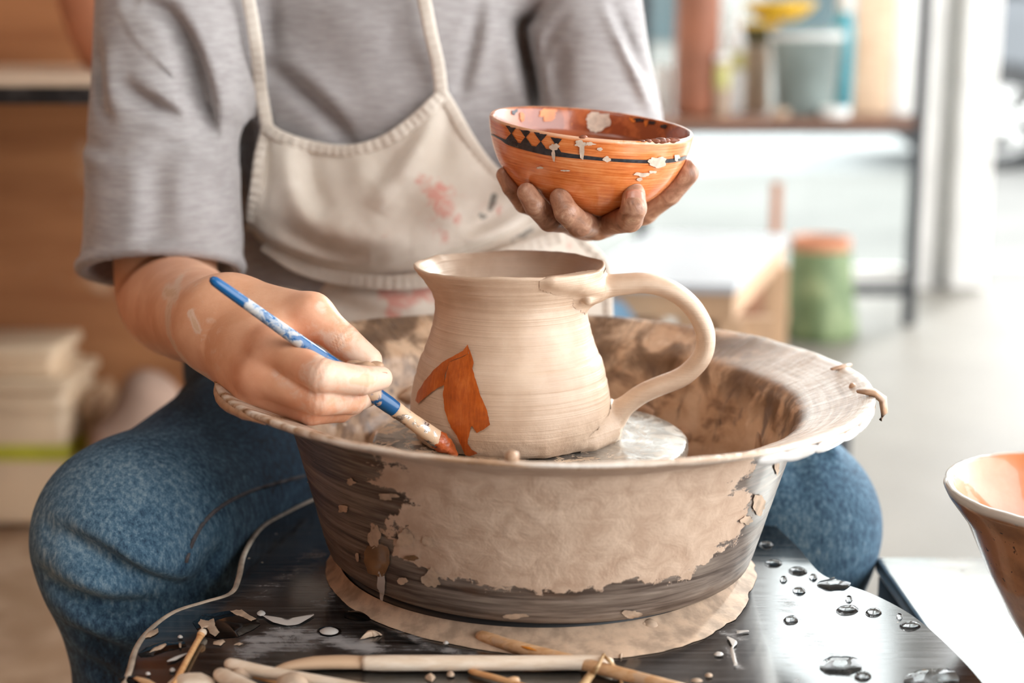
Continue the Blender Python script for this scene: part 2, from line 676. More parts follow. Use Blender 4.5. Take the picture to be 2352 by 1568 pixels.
# broad white column with a grey gasket and a beige side board
col = struct('trim_1', box(((xa + xb) / 2, YB - 0.02, 1.55), (xb - xa, 0.16, 3.1), bev=0.01), MAT_FRAME, 'broad white door column of the shop front')
xg = at(2160, 330, YB - .06)[0]
struct('gasket', box((xg, YB - 0.07, 1.5), (0.014, 0.03, 3.0)), MAT_DARKFRAME, parent=col)
xw = at(2138, 330, YB - .06)[0]
struct('side_board', box((xw, YB - 0.06, 1.5), (0.055, 0.03, 3.0)), MAT_FRAME, parent=col)
window_frame('window_3', xb + 0.98, xb + 2.2, 0.06, 3.05, 'white framed shop window right of the open doorway')

# street
struct('pavement', box((2, 7.4, -0.05), (24, 4.48, 0.1)), MAT_PAVE, 'pale paving in front of the shop, bright with daylight')
struct('road', box((2, 12.3, -0.06), (40, 5.3, 0.08)), MAT_ROAD, 'grey asphalt road where the car is parked')
struct('far_pavement', box((2, 17.5, -0.04), (40, 5.0, 0.12)), MAT_PAVE, 'pale pavement on the far side of the road')
struct('kerb', box((2, 15.0, -0.02), (40, 0.16, 0.16), bev=0.02), MAT_KERB, 'stone kerb on the far side of the road')
fb = struct('facade', box((2, 20.2, 1.6), (40, 0.4, 3.2)), MAT_FACADE, 'pale low facade across the road')
MAT_FWIN = plain('facade_window', (88, 104, 108), 0.15, 0.2, 1)
for i in range(7):
    struct('facade_window', box((-2.4 + i * 2.1, 19.98, 1.55), (1.1, 0.06, 1.5)), MAT_FWIN, parent=fb)

# ------------------------------------------------------------------ parked car
def car():
    x0 = at(2290, 278, 9.9)[0]
    R = 0.315
    body_m = plain('car_paint', (84, 88, 92), 0.25, 0.05, 2)
    glass_m = plain('car_glass', (40, 46, 52), 0.08, 0.1, 2)
    tyre_m = plain('tyre_rubber', (58, 58, 58), 0.8, 0.2, 30)
    rim_m = plain('alloy_rim', (225, 225, 222), 0.3, 0.05, 20, metal=0.3)
    hub_m = plain('dark_brake', (110, 108, 104), 0.5, 0.2, 30)
    t = thing('parked_car', (x0 + 1.3, 10.7, 0), 'dark grey van with white alloy wheels parked beyond the shop front', 'car')
    wx = [x0, x0 + 2.6]
    # body side outline with two wheel arches
    out = [(-0.74, 0.34), (-0.78, 0.62), (-0.72, 1.02), (-0.42, 1.60), (0.1, 1.92), (1.6, 1.98), (3.3, 1.96), (3.46, 1.2), (3.48, 0.45), (3.4, 0.3)]
    pts = list(out)
    for w in (2.6, 0.0):
        a = np.linspace(math.radians(-12), math.radians(192), 14)
        pts += [(w + 0.38 * math.cos(q), R + 0.38 * math.sin(q)) for q in a]
    P = np.array(pts)
    n = len(P)
    v2, f2 = fill2d(P, 0.3)
    def bulge(p): return 0.05 * np.clip((p[:, 1] - 0.8) / 0.6, 0, 1) ** 1.2 * 4
    near = np.column_stack((v2[:, 0] + x0, 9.82 + bulge(v2), v2[:, 1]))
    far = np.column_stack((v2[:, 0] + x0, 11.58 - bulge(v2), v2[:, 1]))
    k = len(v2)
    f = [q for q in f2] + [tuple(i + k for i in q[::-1]) for q in f2]
    for j in range(n):
        f.append((j, (j + 1) % n, (j + 1) % n + k, j + k))
    mk('car_body', (np.vstack((near, far)), f), body_m, t, smooth=False)
    for (a, b, c, d) in (((-0.3, 1.12), (0.05, 1.66), (0.9, 1.74), (0.9, 1.12)), ((1.0, 1.12), (1.0, 1.74), (3.1, 1.72), (3.2, 1.12))):
        q = np.array([a, b, c, d])
        yy = 9.80 + bulge(q)
        v = np.vstack((np.column_stack((q[:, 0] + x0, yy, q[:, 1])), np.column_stack((q[:, 0] + x0, yy + 0.03, q[:, 1]))))
        mk('car_window', (v, [(0, 1, 2, 3), (7, 6, 5, 4), (0, 4, 5, 1), (1, 5, 6, 2), (2, 6, 7, 3), (3, 7, 4, 0)]), glass_m, t, smooth=False)
    RX = np.array(((1, 0, 0), (0, 0, 1), (0, -1, 0)), float)      # lathe axis z -> -y ... wheel faces the camera
    RXi = np.array(((1, 0, 0), (0, 0, -1), (0, 1, 0)), float)
    for w in wx:
        for (yy, RM) in ((9.86, RXi), (11.54, RX)):
            ty = lathe([(0.20, -0.1), (0.30, -0.1), (0.315, -0.06), (0.315, 0.06), (0.30, 0.1), (0.225, 0.1), (0.20, 0.09), (0.20, -0.1)], 40, (w, yy, R), M=RM)
            tyre = mk('wheel', ty, tyre_m, t)
            parts = [lathe([(0.19, 0.02), (0.222, 0.09), (0.228, 0.1), (0.218, 0.1), (0.185, 0.05)], 40, (w, yy, R), M=RM)[:2],
                     lathe([(0.0, 0.10), (0.04, 0.10), (0.05, 0.08), (0.05, 0.02)], 20, (w, yy, R), M=RM)[:2]]
            for s in range(5):
                a = s * 2 * math.pi / 5 + 0.3
                sg = 1 if RM is RX else -1
                for da in (-0.16, 0.16):
                    p0 = np.array((w + 0.03 * math.cos(a), yy + sg * 0.09, R + 0.03 * math.sin(a)))
                    p1 = np.array((w + 0.22 * math.cos(a + da), yy + sg * 0.085, R + 0.22 * math.sin(a + da)))
                    parts.append(tube([p0, (p0 + p1) / 2, p1], 0.022, 6, 0.6, up=(0, 1, 0))[:2])
            mk('rim', join(parts), rim_m, tyre)
            mk('brake_disc', lathe([(0, 0.0), (0.19, 0.0), (0.19, 0.02), (0, 0.02)], 30, (w, yy, R), M=RM), hub_m, tyre)
    return t
car()

# ================================================================== THE POTTER'S WHEEL
CLAY = (204, 168, 138)
def outline_plane(px_pts, z, n=6):
    return catmull([on_plane(p[0], p[1], z)[:2] for p in px_pts], n)

def mat_deck():
    M = Mat('black_deck_plastic', 0.12)
    o = M.co()
    streak = M.noise(M.map(o, (5, 150, 1), rot=(0, 0, 0.35)), 3.0, 6, 0.65, 0.4)
    fine = M.noise(o, 60, 5, 0.6)
    base = M.mix(M.step(streak, 0.40, 0.72), (12, 12, 13), (64, 63, 63))
    a = M.attr('smear')
    brushy = M.noise(M.map(o, (26, 330, 1), rot=(0, 0, 0.35)), 1.0, 6, 0.66, 0.8)
    clump = M.noise(o, 55, 6, 0.68, 1.0)
    nn = M.math('ADD', M.math('MULTIPLY', M.math('SUBTRACT', brushy, 0.5), 1.5), M.math('MULTIPLY', M.math('SUBTRACT', clump, 0.5), 1.5))
    wip = M.math('ADD', a, M.math('MULTIPLY', nn, M.math('ADD', 0.25, a)))
    mask = M.step(wip, 0.28, 0.95)
    col = M.mix(M.math('MULTIPLY', mask, 0.8), base, (178, 176, 176))
    speck = M.step(M.noise(o, 210, 2, 0.5), 0.745, 0.78)
    col = M.mix(M.math('MULTIPLY', speck, 0.7), col, (205, 188, 168))
    M.set('Base Color', col)
    M.set('Roughness', M.math('ADD', M.math('MULTIPLY_ADD', streak, 0.18, 0.03), M.math('MULTIPLY', mask, 0.4)))
    M.set('IOR', 2.3)
    M.bump(fine, 0.02, 0.0005)
    return M.m

MAT_DECK = mat_deck()
MAT_DRYCLAY = plain('dried_clay', (205, 176, 150), 0.7, 0.22, 90, bump=0.35)
MAT_SLIP = plain('pale_wet_slip', (206, 200, 194), 0.15, 0.08, 60)
MAT_TRIM = plain('clay_smeared_edge', (196, 176, 156), 0.6, 0.3, 60, bump=0.2)
MAT_WBODY = plain('wheel_body_paint', (46, 46, 48), 0.45, 0.2, 12)
MAT_PUDDLE = plain('dark_wet_puddle', (9, 9, 10), 0.03, 0.1, 20)

def mat_water():
    M = Mat('clear_water', 0.02, (250, 252, 255))
    n = M.noise(M.co(), 30, 2)
    M.set('Base Color', M.mix(n, (246, 250, 252), (255, 255, 255)))
    M.set('Transmission Weight', 1.0)
    M.set('IOR', 1.33)
    return M.m
MAT_WATER = mat_water()

wheel = thing('pottery_wheel', (WX, WY, 0), 'black topped pottery wheel with clay smeared deck and wet wheel head', 'pottery wheel')

deck_px_left = [(120, 1900), (215, 1710), (290, 1560), (312, 1490), (345, 1445), (400, 1405), (470, 1382), (530, 1362), (549, 1325), (562, 1270), (600, 1212), (660, 1176), (740, 1140), (860, 1112)]
deck_px_right = [(1640, 1112), (1740, 1165), (1790, 1215), (1832, 1255), (1880, 1312), (1930, 1337), (2000, 1362), (2075, 1400), (2130, 1440), (2200, 1505), (2262, 1575), (2330, 1680), (2420, 1900)]
L_ = np.array([on_plane(*p, DECK)[:2] for p in deck_px_left])
R_ = np.array([on_plane(*p, DECK)[:2] for p in deck_px_right])
deck_out = catmull(np.vstack((L_, R_)), 5)
deck_out = np.vstack((deck_out, [[0.22, 0.40], [-0.20, 0.40]]))
deck_out = deck_out[::-1] if np.sum((np.roll(deck_out[:, 0], -1) - deck_out[:, 0]) * (np.roll(deck_out[:, 1], -1) + deck_out[:, 1])) > 0 else deck_out
dv, df = fill2d(deck_out, 0.0075)
smear = np.zeros(len(dv))
def sm(pts, w, amt):
    global smear
    pl = np.array([on_plane(p[0], p[1], DECK)[:2] for p in pts])
    d, _ = seg_dist(dv, pl)
    smear = np.maximum(smear, amt * np.exp(-(d / w) ** 2))
for pts, w, amt in [
    ([(590, 1470), (660, 1450), (760, 1465), (850, 1490)], .012, .75), ([(560, 1500), (620, 1480), (700, 1480)], .014, .62),
    ([(860, 1500), (980, 1490)], .006, .5), ([(720, 1385), (830, 1395), (900, 1440), (1010, 1490), (1120, 1510)], .006, .55),
    ([(600, 1365), (650, 1330), (720, 1260)], .016, .42), ([(740, 1300), (770, 1385)], .006, .5), ([(690, 1370), (740, 1270)], .008, .42),
    ([(1665, 1455), (1690, 1450)], .006, .7), ([(1690, 1460), (1680, 1500), (1690, 1530)], .004, .75), ([(420, 1405), (520, 1372)], .007, .4),
    ([(330, 1540), (370, 1440), (480, 1390), (700, 1375), (860, 1400)], .02, .22), ([(1800, 1380), (1900, 1500), (1990, 1600)], .014, .4), ([(1760, 1460), (1850, 1600)], .01, .35)]:
    sm(pts, w, amt)
nd = len(deck_out)
T = 0.022
top = np.column_stack((dv, np.full(len(dv), DECK)))
cen = deck_out.mean(0)
mk('deck', (top, df), MAT_DECK, wheel, attrs={'smear': smear}, smooth=False)
rim_lo = np.column_stack((deck_out, np.full(nd, DECK - T)))
rim_hi = np.column_stack((deck_out, np.full(nd, DECK - 0.0001)))
fs = [(j, (j + 1) % nd, (j + 1) % nd + nd, j + nd) for j in range(nd)] + [tuple(range(nd))[::-1]]
mk('deck_edge', (np.vstack((rim_lo, rim_hi)), fs), MAT_TRIM, wheel, smooth=False)
bead = catmull(L_, 5)
mk('edge_bead', tube(np.column_stack((bead, np.full(len(bead), DECK - .0012))), 0.0022, 8), MAT_TRIM, wheel)
mk('wheel_housing', prism(catmull([(WX + 0.17 * math.cos(a), WY - 0.06 + 0.2 * math.sin(a)) for a in np.linspace(0, 2 * math.pi, 13)[:-1]], 4, True), 0.0, DECK - T, 0.0), MAT_WBODY, wheel, smooth=False)

def lathe_hit(prof_rz, c, M=None, off=0.0005, y0=.75, y1=1.05, n=900):
    """returns a function pixel list -> points on the near side of a surface of revolution"""
    pr = np.asarray(prof_rz, float)
    o_ = np.argsort(pr[:, 1])
    zs, rs = pr[o_, 1], pr[o_, 0]
    c = np.array(c)
    Mi = np.eye(3) if M is None else np.array(M).T
    def f(P):
        P = np.asarray(P, float)
        u, v = (P[:, 0] - W / 2) / F, (H / 2 - P[:, 1]) / F
        D = np.stack((u, CP + SP * v, -SP + CP * v), 1)
        D = D / D[:, 1:2]
        Y = np.linspace(y0, y1, n)
        pts = D[:, None, :] * Y[None, :, None] + np.array((0, 0, CZ))
        loc = (pts - c) @ Mi.T
        r = np.hypot(loc[..., 0], loc[..., 1])
        z = loc[..., 2]
        ins = (r < np.interp(z, zs, rs) + off) & (z >= zs[0] - .004) & (z <= zs[-1] + .001)
        i = np.argmax(ins, 1)
        ok = ins.any(1)
        i = np.where(ok, i, n // 2)
        return pts[np.arange(len(P)), i], ok
    return f

def patch(name, poly, hit, mat, parent, step=4.0, smooth=True, close=2):
    v2, f = fill2d(np.asarray(poly, float), step)
    p, ok = hit(v2)
    f = [q for q in f if all(ok[i] for i in q) and max(np.linalg.norm(p[q[a]] - p[q[a - 1]]) for a in range(len(q))) < .009]
    # keep the largest connected piece
    par = list(range(len(p)))
    def find(a):
        while par[a] != a:
            par[a] = par[par[a]]
            a = par[a]
        return a
    for q in f:
        for a in q[1:]:
            par[find(a)] = find(q[0])
    cnt = {}
    for q in f:
        cnt[find(q[0])] = cnt.get(find(q[0]), 0) + 1
    if not cnt:
        return None
    best = max(cnt, key=cnt.get)
    f = [q for q in f if find(q[0]) == best]
    used = sorted({a for q in f for a in q})
    ren = {a: k for k, a in enumerate(used)}
    return mk(name, (p[used], [tuple(ren[a] for a in q) for q in f]), mat, parent, smooth=smooth)

def wobble(poly, amp, freq, seed, dens=3.0):
    P = np.asarray(poly, float)
    out = []
    m = len(P)
    for i in range(m):
        a, b = P[i], P[(i + 1) % m]
        k = max(1, int(np.linalg.norm(b - a) / dens))
        for t in np.arange(k) / k:
            out.append(a + (b - a) * t)
    out = np.array(out)
    q = np.column_stack((out * freq, np.zeros(len(out))))
    return out + amp * np.stack((fbm(q, 3, seed), fbm(q + 50, 3, seed + 3)), 1)


# ---- splash pan
PANZ = 0.5335
tilt_a = math.radians(1.4)
PAN_M = np.array(((math.cos(tilt_a), 0, math.sin(tilt_a)), (0, 1, 0), (-math.sin(tilt_a), 0, math.cos(tilt_a))))
pan_prof = [(0, 0), (.06, 0), (.126, 0), (.132, .001), (.1365, .0045), (.1385, .010)]
pan_prof += [(.1385 + (.1625 - .1385) * t, .010 + .087 * t) for t in np.linspace(0.06, 1, 26)]
A_WALL1 = None
pan_prof += [(.1650, .0985), (.1690, .1005), (.1750, .1032), (.1830, .1068), (.1910, .1105), (.1985, .1142), (.2040, .1170), (.2062, .1190), (.2058, .1210), (.2030, .1216),
             (.1975, .1192), (.1900, .1154), (.1820, .1114), (.1740, .1078), (.1680, .1048), (.1630, .1010), (.1600, .0965)]
pan_prof += [(.1600 - (.1600 - .1355) * t, .0965 - .0865 * t) for t in np.linspace(0.05, 1, 26)]
pan_prof += [(.131, .006), (.12, .005), (.06, .005), (.03, .005)]
pan_prof = np.array(pan_prof)
pan_prof[:, 1] = np.where(pan_prof[:, 1] > .0965, .0965 + (pan_prof[:, 1] - .0965) * .83, pan_prof[:, 1])
pan_arc = np.concatenate(([0], np.cumsum(np.hypot(np.diff(pan_prof[:, 0]), np.diff(pan_prof[:, 1])))))
i_lip0 = 5 + 26
i_lip1 = i_lip0 + 10
i_in = i_lip1 + 7
AV = [pan_arc[5], pan_arc[i_lip0], pan_arc[i_lip1], pan_arc[i_in], pan_arc[-5]]

def pan_disp(T_, A_, R_, Z_):
    p = np.stack((np.sin(T_) * 6, np.cos(T_) * 6, A_ * 60), -1)
    inner = (A_ > AV[2] - .004)
    lipm = (A_ > AV[1] - .002) & (A_ < AV[3])
    n = fbm(p * np.array((1, 1, 1)), 3, 3)
    n2 = fbm(p * np.array((3.5, 3.5, 2.5)), 3, 9)
    dr = np.where(inner & ~lipm, -np.maximum(n2, 0) * .0035, 0) + np.where(~inner & ~lipm & (A_ > .135), n2 * .0004, 0)
    dz = np.where(lipm, n * .0012 + n2 * .0003, 0)
    return dr, dz

def mat_pan():
    M = Mat('clay_covered_pan', 0.5)
    uv = M.co('UV')
    u, v, _ = M.xyz(uv)
    us = M.math('MULTIPLY', M.math('SUBTRACT', M.math('MODULO', M.math('ADD', u, math.pi), 2 * math.pi), math.pi), 0.16)   # metres round the front
    cv = M.node('ShaderNodeCombineXYZ')
    M.put(cv.inputs[0], us); M.put(cv.inputs[1], v)
    P = cv.outputs[0]
    # --- outside: dried clay film over dark plastic with wiped streaks
    diag = M.map(P, (9, 150, 1), rot=(0, 0, 0.03))
    st = M.noise(diag, 1.0, 6, 0.62, 0.5)
    st2 = M.noise(M.map(P, (20, 460, 1), rot=(0, 0, 0.03)), 1.0, 4, 0.6)
    stv = M.math('MULTIPLY_ADD', st2, 0.45, M.math('MULTIPLY', st, 0.75))
    dark = M.ramp(stv, [(0.38, (38, 28, 23)), (0.52, (78, 63, 54)), (0.63, (116, 101, 90)), (0.78, (152, 136, 122))])
    brown = M.step(M.noise(M.map(P, (14, 60, 1)), 1.0, 4, 0.6), 0.56, 0.68)
    dark = M.mix(M.math('MULTIPLY', brown, 0.55), dark, (84, 54, 34))
    flake = M.noise(M.map(P, (26, 40, 1)), 1.0, 7, 0.68, 0.2)
    off = M.math('ABSOLUTE', M.math('SUBTRACT', us, 0.018))
    cover = M.math('SUBTRACT', M.step(off, 0.165, 0.055), M.step(v, AV[0] + 0.030, AV[0] + 0.004))
    cover = M.math('ADD', cover, M.math('MULTIPLY', M.math('SUBTRACT', flake, 0.5), 2.3))
    clay_mask = M.step(cover, 0.40, 0.47)
    lump = M.noise(M.map(P, (60, 75, 1)), 1.0, 5, 0.6, 0.4)
    clay_c = M.mix(M.step(lump, 0.3, 0.7), (184, 153, 129), (207, 178, 154))
    out_c = M.mix(clay_mask, dark, clay_c)
    # --- inside: wet blotches of slip
    b1 = M.noise(M.map(P, (26, 34, 1)), 1.0, 6, 0.62, 0.5)
    b2 = M.noise(M.map(P, (36, 22, 1), loc=(4, 9, 0)), 1.0, 6, 0.66, 0.6)
    vert = M.noise(M.map(P, (90, 16, 1), loc=(7, 3, 0)), 1.0, 5, 0.62, 0.6)
    in_c = M.ramp(b1, [(0.30, (104, 76, 54)), (0.40, (150, 118, 92)), (0.46, (194, 158, 126)), (0.60, (210, 178, 148))])
    in_c = M.mix(M.step(b2, 0.57, 0.66), in_c, (132, 112, 100))
    in_c = M.mix(M.math('MULTIPLY', M.step(vert, 0.60, 0.70), 0.85), in_c, (72, 60, 54))
    in_c = M.mix(M.math('MULTIPLY', M.step(M.noise(M.map(P, (60, 60, 1)), 1.0, 5, 0.6, 0.8), 0.62, 0.7), 0.8), in_c, (222, 194, 166))
    topband = M.step(v, AV[3] + 0.03, AV[3])
    in_c = M.mix(M.math('MULTIPLY', M.math('MULTIPLY', topband, M.step(b2, 0.4, 0.55)), 0.85), in_c, (92, 66, 44))
    # --- lip: radial wipes on one side, long streaks along the front edge
    rad = M.noise(M.map(P, (160, 30, 1), rot=(0, 0, 0.25)), 1.0, 6, 0.66, 0.5)
    lip_c = M.ramp(rad, [(0.33, (104, 76, 52)), (0.46, (168, 134, 104)), (0.55, (208, 190, 172)), (0.72, (230, 220, 208))])
    au = M.math('ABSOLUTE', us)
    along = M.noise(M.map(P, (16, 260, 1), loc=(2, 5, 0)), 1.0, 6, 0.62, 0.4)
    edge_c = M.ramp(along, [(0.34, (140, 104, 74)), (0.46, (190, 152, 120)), (0.54, (222, 204, 186)), (0.66, (238, 232, 224))])
    lip_c = M.mix(M.step(us, -0.13, -0.07), lip_c, edge_c)
    lip_c = M.mix(M.step(au, 0.29, 0.36), lip_c, in_c)
    right = M.math('MULTIPLY', M.step(us, 0.12, 0.22), M.step(us, 0.40, 0.32))
    film = M.mix(M.math('MULTIPLY', M.step(b2, 0.5, 0.62), 0.5), (234, 229, 223), (190, 174, 156))  # pale slip film, whitened with sky glare painted into the colour
    lip_c = M.mix(M.math('MULTIPLY', right, 0.62), lip_c, film)
    m_out = M.step(v, AV[2] - 0.010, AV[2] - 0.014)
    m_in = M.step(v, AV[3] - 0.014, AV[3] - 0.004)
    M.set('Base Color', M.mix(m_in, M.mix(m_out, lip_c, out_c), in_c))
    r_out = M.math('ADD', 0.42, M.math('MULTIPLY', clay_mask, 0.25))
    r_in = M.math('MULTIPLY_ADD', b1, 0.55, 0.12)
    r_lip = M.math('MULTIPLY', M.math('MULTIPLY_ADD', rad, 0.45, 0.08), M.math('SUBTRACT', 1.0, M.math('MULTIPLY', right, 0.5)))
    mr = M.node('ShaderNodeMix'); M.put(mr.inputs[0], m_out); M.put(mr.inputs[2], r_lip); M.put(mr.inputs[3], r_out)
    mr2 = M.node('ShaderNodeMix'); M.put(mr2.inputs[0], m_in); M.put(mr2.inputs[2], mr.outputs[0]); M.put(mr2.inputs[3], r_in)
    M.set('Roughness', mr2.outputs[0])
    h_out = M.math('ADD', M.math('MULTIPLY', clay_mask, M.math('MULTIPLY_ADD', lump, 0.9, 0.5)), M.math('MULTIPLY', st2, 0.12))
    h_in = M.math('ADD', b1, M.math('MULTIPLY', b2, 0.5))
    mh = M.node('ShaderNodeMix'); M.put(mh.inputs[0], m_in); M.put(mh.inputs[2], M.math('ADD', M.math('MULTIPLY', h_out, m_out), M.math('MULTIPLY', rad, M.math('SUBTRACT', 1.0, m_out)))); M.put(mh.inputs[3], h_in)
    M.bump(mh.outputs[0], 0.55, 0.0022)
    return M.m

MAT_PAN = mat_pan()
PAN_C = (0.0175, WY, PANZ)
pan = thing('splash_pan', PAN_C, 'wide clay caked splash pan round the wheel head, with flared rim', 'splash pan')
mk('basin', lathe(pan_prof, 288, PAN_C, pan_disp, M=PAN_M), MAT_PAN, pan)

def pan_pt(theta, r, z):
    return PAN_M @ np.array((r * math.sin(theta), -r * math.cos(theta), z)) + np.array(PAN_C)

def blob(c, s, seed, sub=2, amp=0.3):
    """lumpy little solid, centre c, half sizes s"""
    import bmesh
    bm = bmesh.new()
    bmesh.ops.create_icosphere(bm, subdivisions=sub, radius=1.0)
    bm.verts.index_update()
    v = np.array([q.co[:] for q in bm.verts])
    f = [tuple(q.index for q in fc.verts) for fc in bm.faces]
    bm.free()
    v = v * (1 + amp * fbm(v * 1.3 + seed * 7.1, 3, seed))[:, None]
    return v * np.array(s) + np.array(c), f

MAT_WETCLAY = plain('wet_clay', (196, 158, 128), 0.4, 0.15, 120, bump=0.3)
rng = random.Random(4)
# drips of slip under the rim on the sunny side and curls of clay on the rim
for th, ln, wd in [(0.62, .010, .006), (0.72, .014, .006), (0.86, .015, .007), (0.99, .011, .006), (1.12, .014, .006), (1.26, .010, .005), (1.38, .012, .006)]:
    p = pan_pt(th, 0.2045, 0.1122)
    v, f = blob((0, 0, -.0012), (ln * 1.35, .0018, .0034), int(th * 100), 3, .3)
    c_, s_ = math.cos(th), math.sin(th)
    v = np.stack((v[:, 0] * c_ - v[:, 1] * s_, v[:, 0] * s_ + v[:, 1] * c_, v[:, 2]), 1)
    mk('slip_drip', (v + p, f), MAT_SLIP if rng.random() < .5 else MAT_WETCLAY, pan)
p = pan_pt(1.37, .2085, .1138)
mk('clay_curl', tube([p + np.array((-.014, 0, .0055)), p + np.array((-.004, -.001, .005)), p + np.array((.0015, -.002, .001)), p + np.array((.0025, -.003, -.007)), p + np.array((.0005, -.003, -.012))], [.003, .0065, .0075, .0060, .0025], 10, .35), MAT_WETCLAY, pan)
p = pan_pt(1.52, .195, .1142)
mk('clay_crumb', blob(p, (.0022, .003, .0028), 5), MAT_WETCLAY, pan)
p = pan_pt(1.75, .203, .1172)
mk('clay_curl', tube([p + np.array((-.010, -.008, 0)), p, p + np.array((.005, .004, .0005))], [.0015, .003, .0015], 8, .6), MAT_WETCLAY, pan)
for th, dz, s in [(-0.10, .1208, (.004, .003, .0035)), ]:
    p = pan_pt(th, .2065 if dz < .12 else .203, dz - .002)
    mk('clay_crumb', blob(p, s, int(abs(th) * 90), 2, .4), MAT_WETCLAY, pan)
crust = [pan_pt(t, .2052, .1128 - .0012 * math.sin((t + 1.4) * 9)) for t in np.linspace(-1.42, -.86, 22)]
kk = np.linspace(0, 1, 22)
mk('clay_crust', tube(crust, .0002 + .0026 * np.sin(kk * math.pi) * (1 + .5 * fbm(np.stack((kk * 9, kk * 0, kk * 0), -1), 2, 3)), 10, 1.25), MAT_WETCLAY, pan)
pan_outer = pan_prof[3:i_lip0 + 1]
pan_hit = lathe_hit(pan_outer, PAN_C, PAN_M, off=.0009, y0=.70, y1=.92)
MAT_WETDRIP = plain('wet_brown_slip', (150, 112, 78), 0.12, 0.25, 60, bump=.2)
def splat_px(cx, cy, rx, ry, sd, n=40, amp=.75):
    a = np.arange(n) / n * 2 * math.pi
    k = 1 + amp * fbm(np.stack((np.cos(a) * 1.6, np.sin(a) * 1.6, a * 0), -1), 4, sd)
    return np.column_stack((cx + rx * k * np.cos(a), cy + ry * k * np.sin(a)))
for cx, cy, rx, ry, sd, mt in [(868, 1285, 26, 36, 3, MAT_WETDRIP), (858, 1232, 14, 22, 5, MAT_DRYCLAY), (876, 1345, 9, 32, 7, MAT_SLIP), (945, 1282, 16, 6, 9, MAT_WETDRIP),
                               (788, 1168, 10, 8, 11, MAT_DRYCLAY), (806, 1108, 9, 8, 12, MAT_DRYCLAY), (890, 1140, 22, 8, 13, MAT_DRYCLAY), (930, 1235, 18, 22, 14, MAT_DRYCLAY), (985, 1245, 12, 12, 15, MAT_DRYCLAY),
                               (990, 1330, 24, 22, 16, MAT_DRYCLAY), (925, 1335, 12, 8, 17, MAT_DRYCLAY), (820, 1280, 4, 10, 18, MAT_DRYCLAY), (1745, 1160, 14, 22, 19, MAT_DRYCLAY), (1715, 1195, 16, 12, 20, MAT_DRYCLAY), (1180, 1415, 30, 6, 21, MAT_DRYCLAY), (1450, 1410, 22, 9, 22, MAT_DRYCLAY), (700, 1108, 8, 5, 23, MAT_DRYCLAY), (1785, 1075, 6, 14, 24, MAT_DRYCLAY)]:
    patch('clay_splash', splat_px(cx, cy, rx, ry, sd), pan_hit, mt, pan, 5)
# lumps sliding down the inside
for th, z, s in [(2.35, .050, (.008, .003, .006)), (2.05, .035, (.006, .003, .010)), (2.6, .060, (.010, .003, .005)), (-2.5, .07, (.012, .004, .007)), (-2.75, .078, (.008, .003, .006)), (1.75, .055, (.004, .003, .018)), (1.9, .025, (.009, .003, .007)), (-2.2, .04, (.005, .003, .014))]:
    r = .1355 + (.159 - .1355) * (z - .010) / .088
    p = pan_pt(th, r - .001, z)
    v, f = blob((0, 0, 0), s, int(abs(th) * 100), 3, .45)
    c_, s_ = math.cos(th), math.sin(th)
    v = np.stack((v[:, 0] * c_ - v[:, 1] * s_, v[:, 0] * s_ + v[:, 1] * c_, v[:, 2]), 1)
    mk('clay_lump', (v + p, f), MAT_WETCLAY, pan)

# ---- ring of slip on the deck round the pan, cracked and flaky at the edge
def ring_strip(r0, r1f, z, h, n=220, seed=1, cx=0.0175, cy=WY):
    th = np.arange(n + 1) / n * 2 * math.pi
    rr = [r0, None, None]
    V, U = [], []
    for t in th:
        ro = r1f(t)
        for q, hh in ((r0, .0078), (r0 + (ro - r0) * .35, .0030), (ro - .0015, h * .8), (ro, 0)):
            V.append((cx + q * math.sin(t), cy - q * math.cos(t), z + hh))
            U.append((t, q))
    f = []
    for i in range(n):
        for j in range(3):
            a = i * 4 + j
            f.append((a, a + 1, a + 5, a + 4))
    return np.array(V), f, np.array(U)
def ring_r(t):
    q = np.array([[math.sin(t) * 3, math.cos(t) * 3, 0.3]])
    q2 = np.array([[math.sin(t) * 12, math.cos(t) * 12, 0.3]])
    tt = (t + math.pi) % (2 * math.pi) - math.pi
    wide = .020 * math.exp(-((tt - 0.35) / .62) ** 2)
    return .1390 + wide + .003 * float(fbm(q, 2, 5)[0]) + (.0045 if tt > 0.1 else .0012) * float(fbm(q2, 3, 8)[0])
mk('slip_ring', ring_strip(.130, ring_r, DECK + .0004, .0014), MAT_DRYCLAY, wheel)
mk('seat_ring', lathe([(.120, .0), (.128, 0), (.128, .0105), (.120, .0105)], 120, (0.0175, WY, DECK)), MAT_WBODY, wheel)
for px, py, s in [(1490, 1438, (.006, .004, .004)), (1478, 1440, (.004, .003, .003)), (945, 1412, (.003, .003, .002)), (1545, 1415, (.005, .003, .0025)), (1600, 1392, (.005, .003, .0025))]:
    q = on_plane(px, py, DECK + .004)
    mk('clay_crumb', blob(q, s, int(px), 2, .5), MAT_DRYCLAY, wheel)

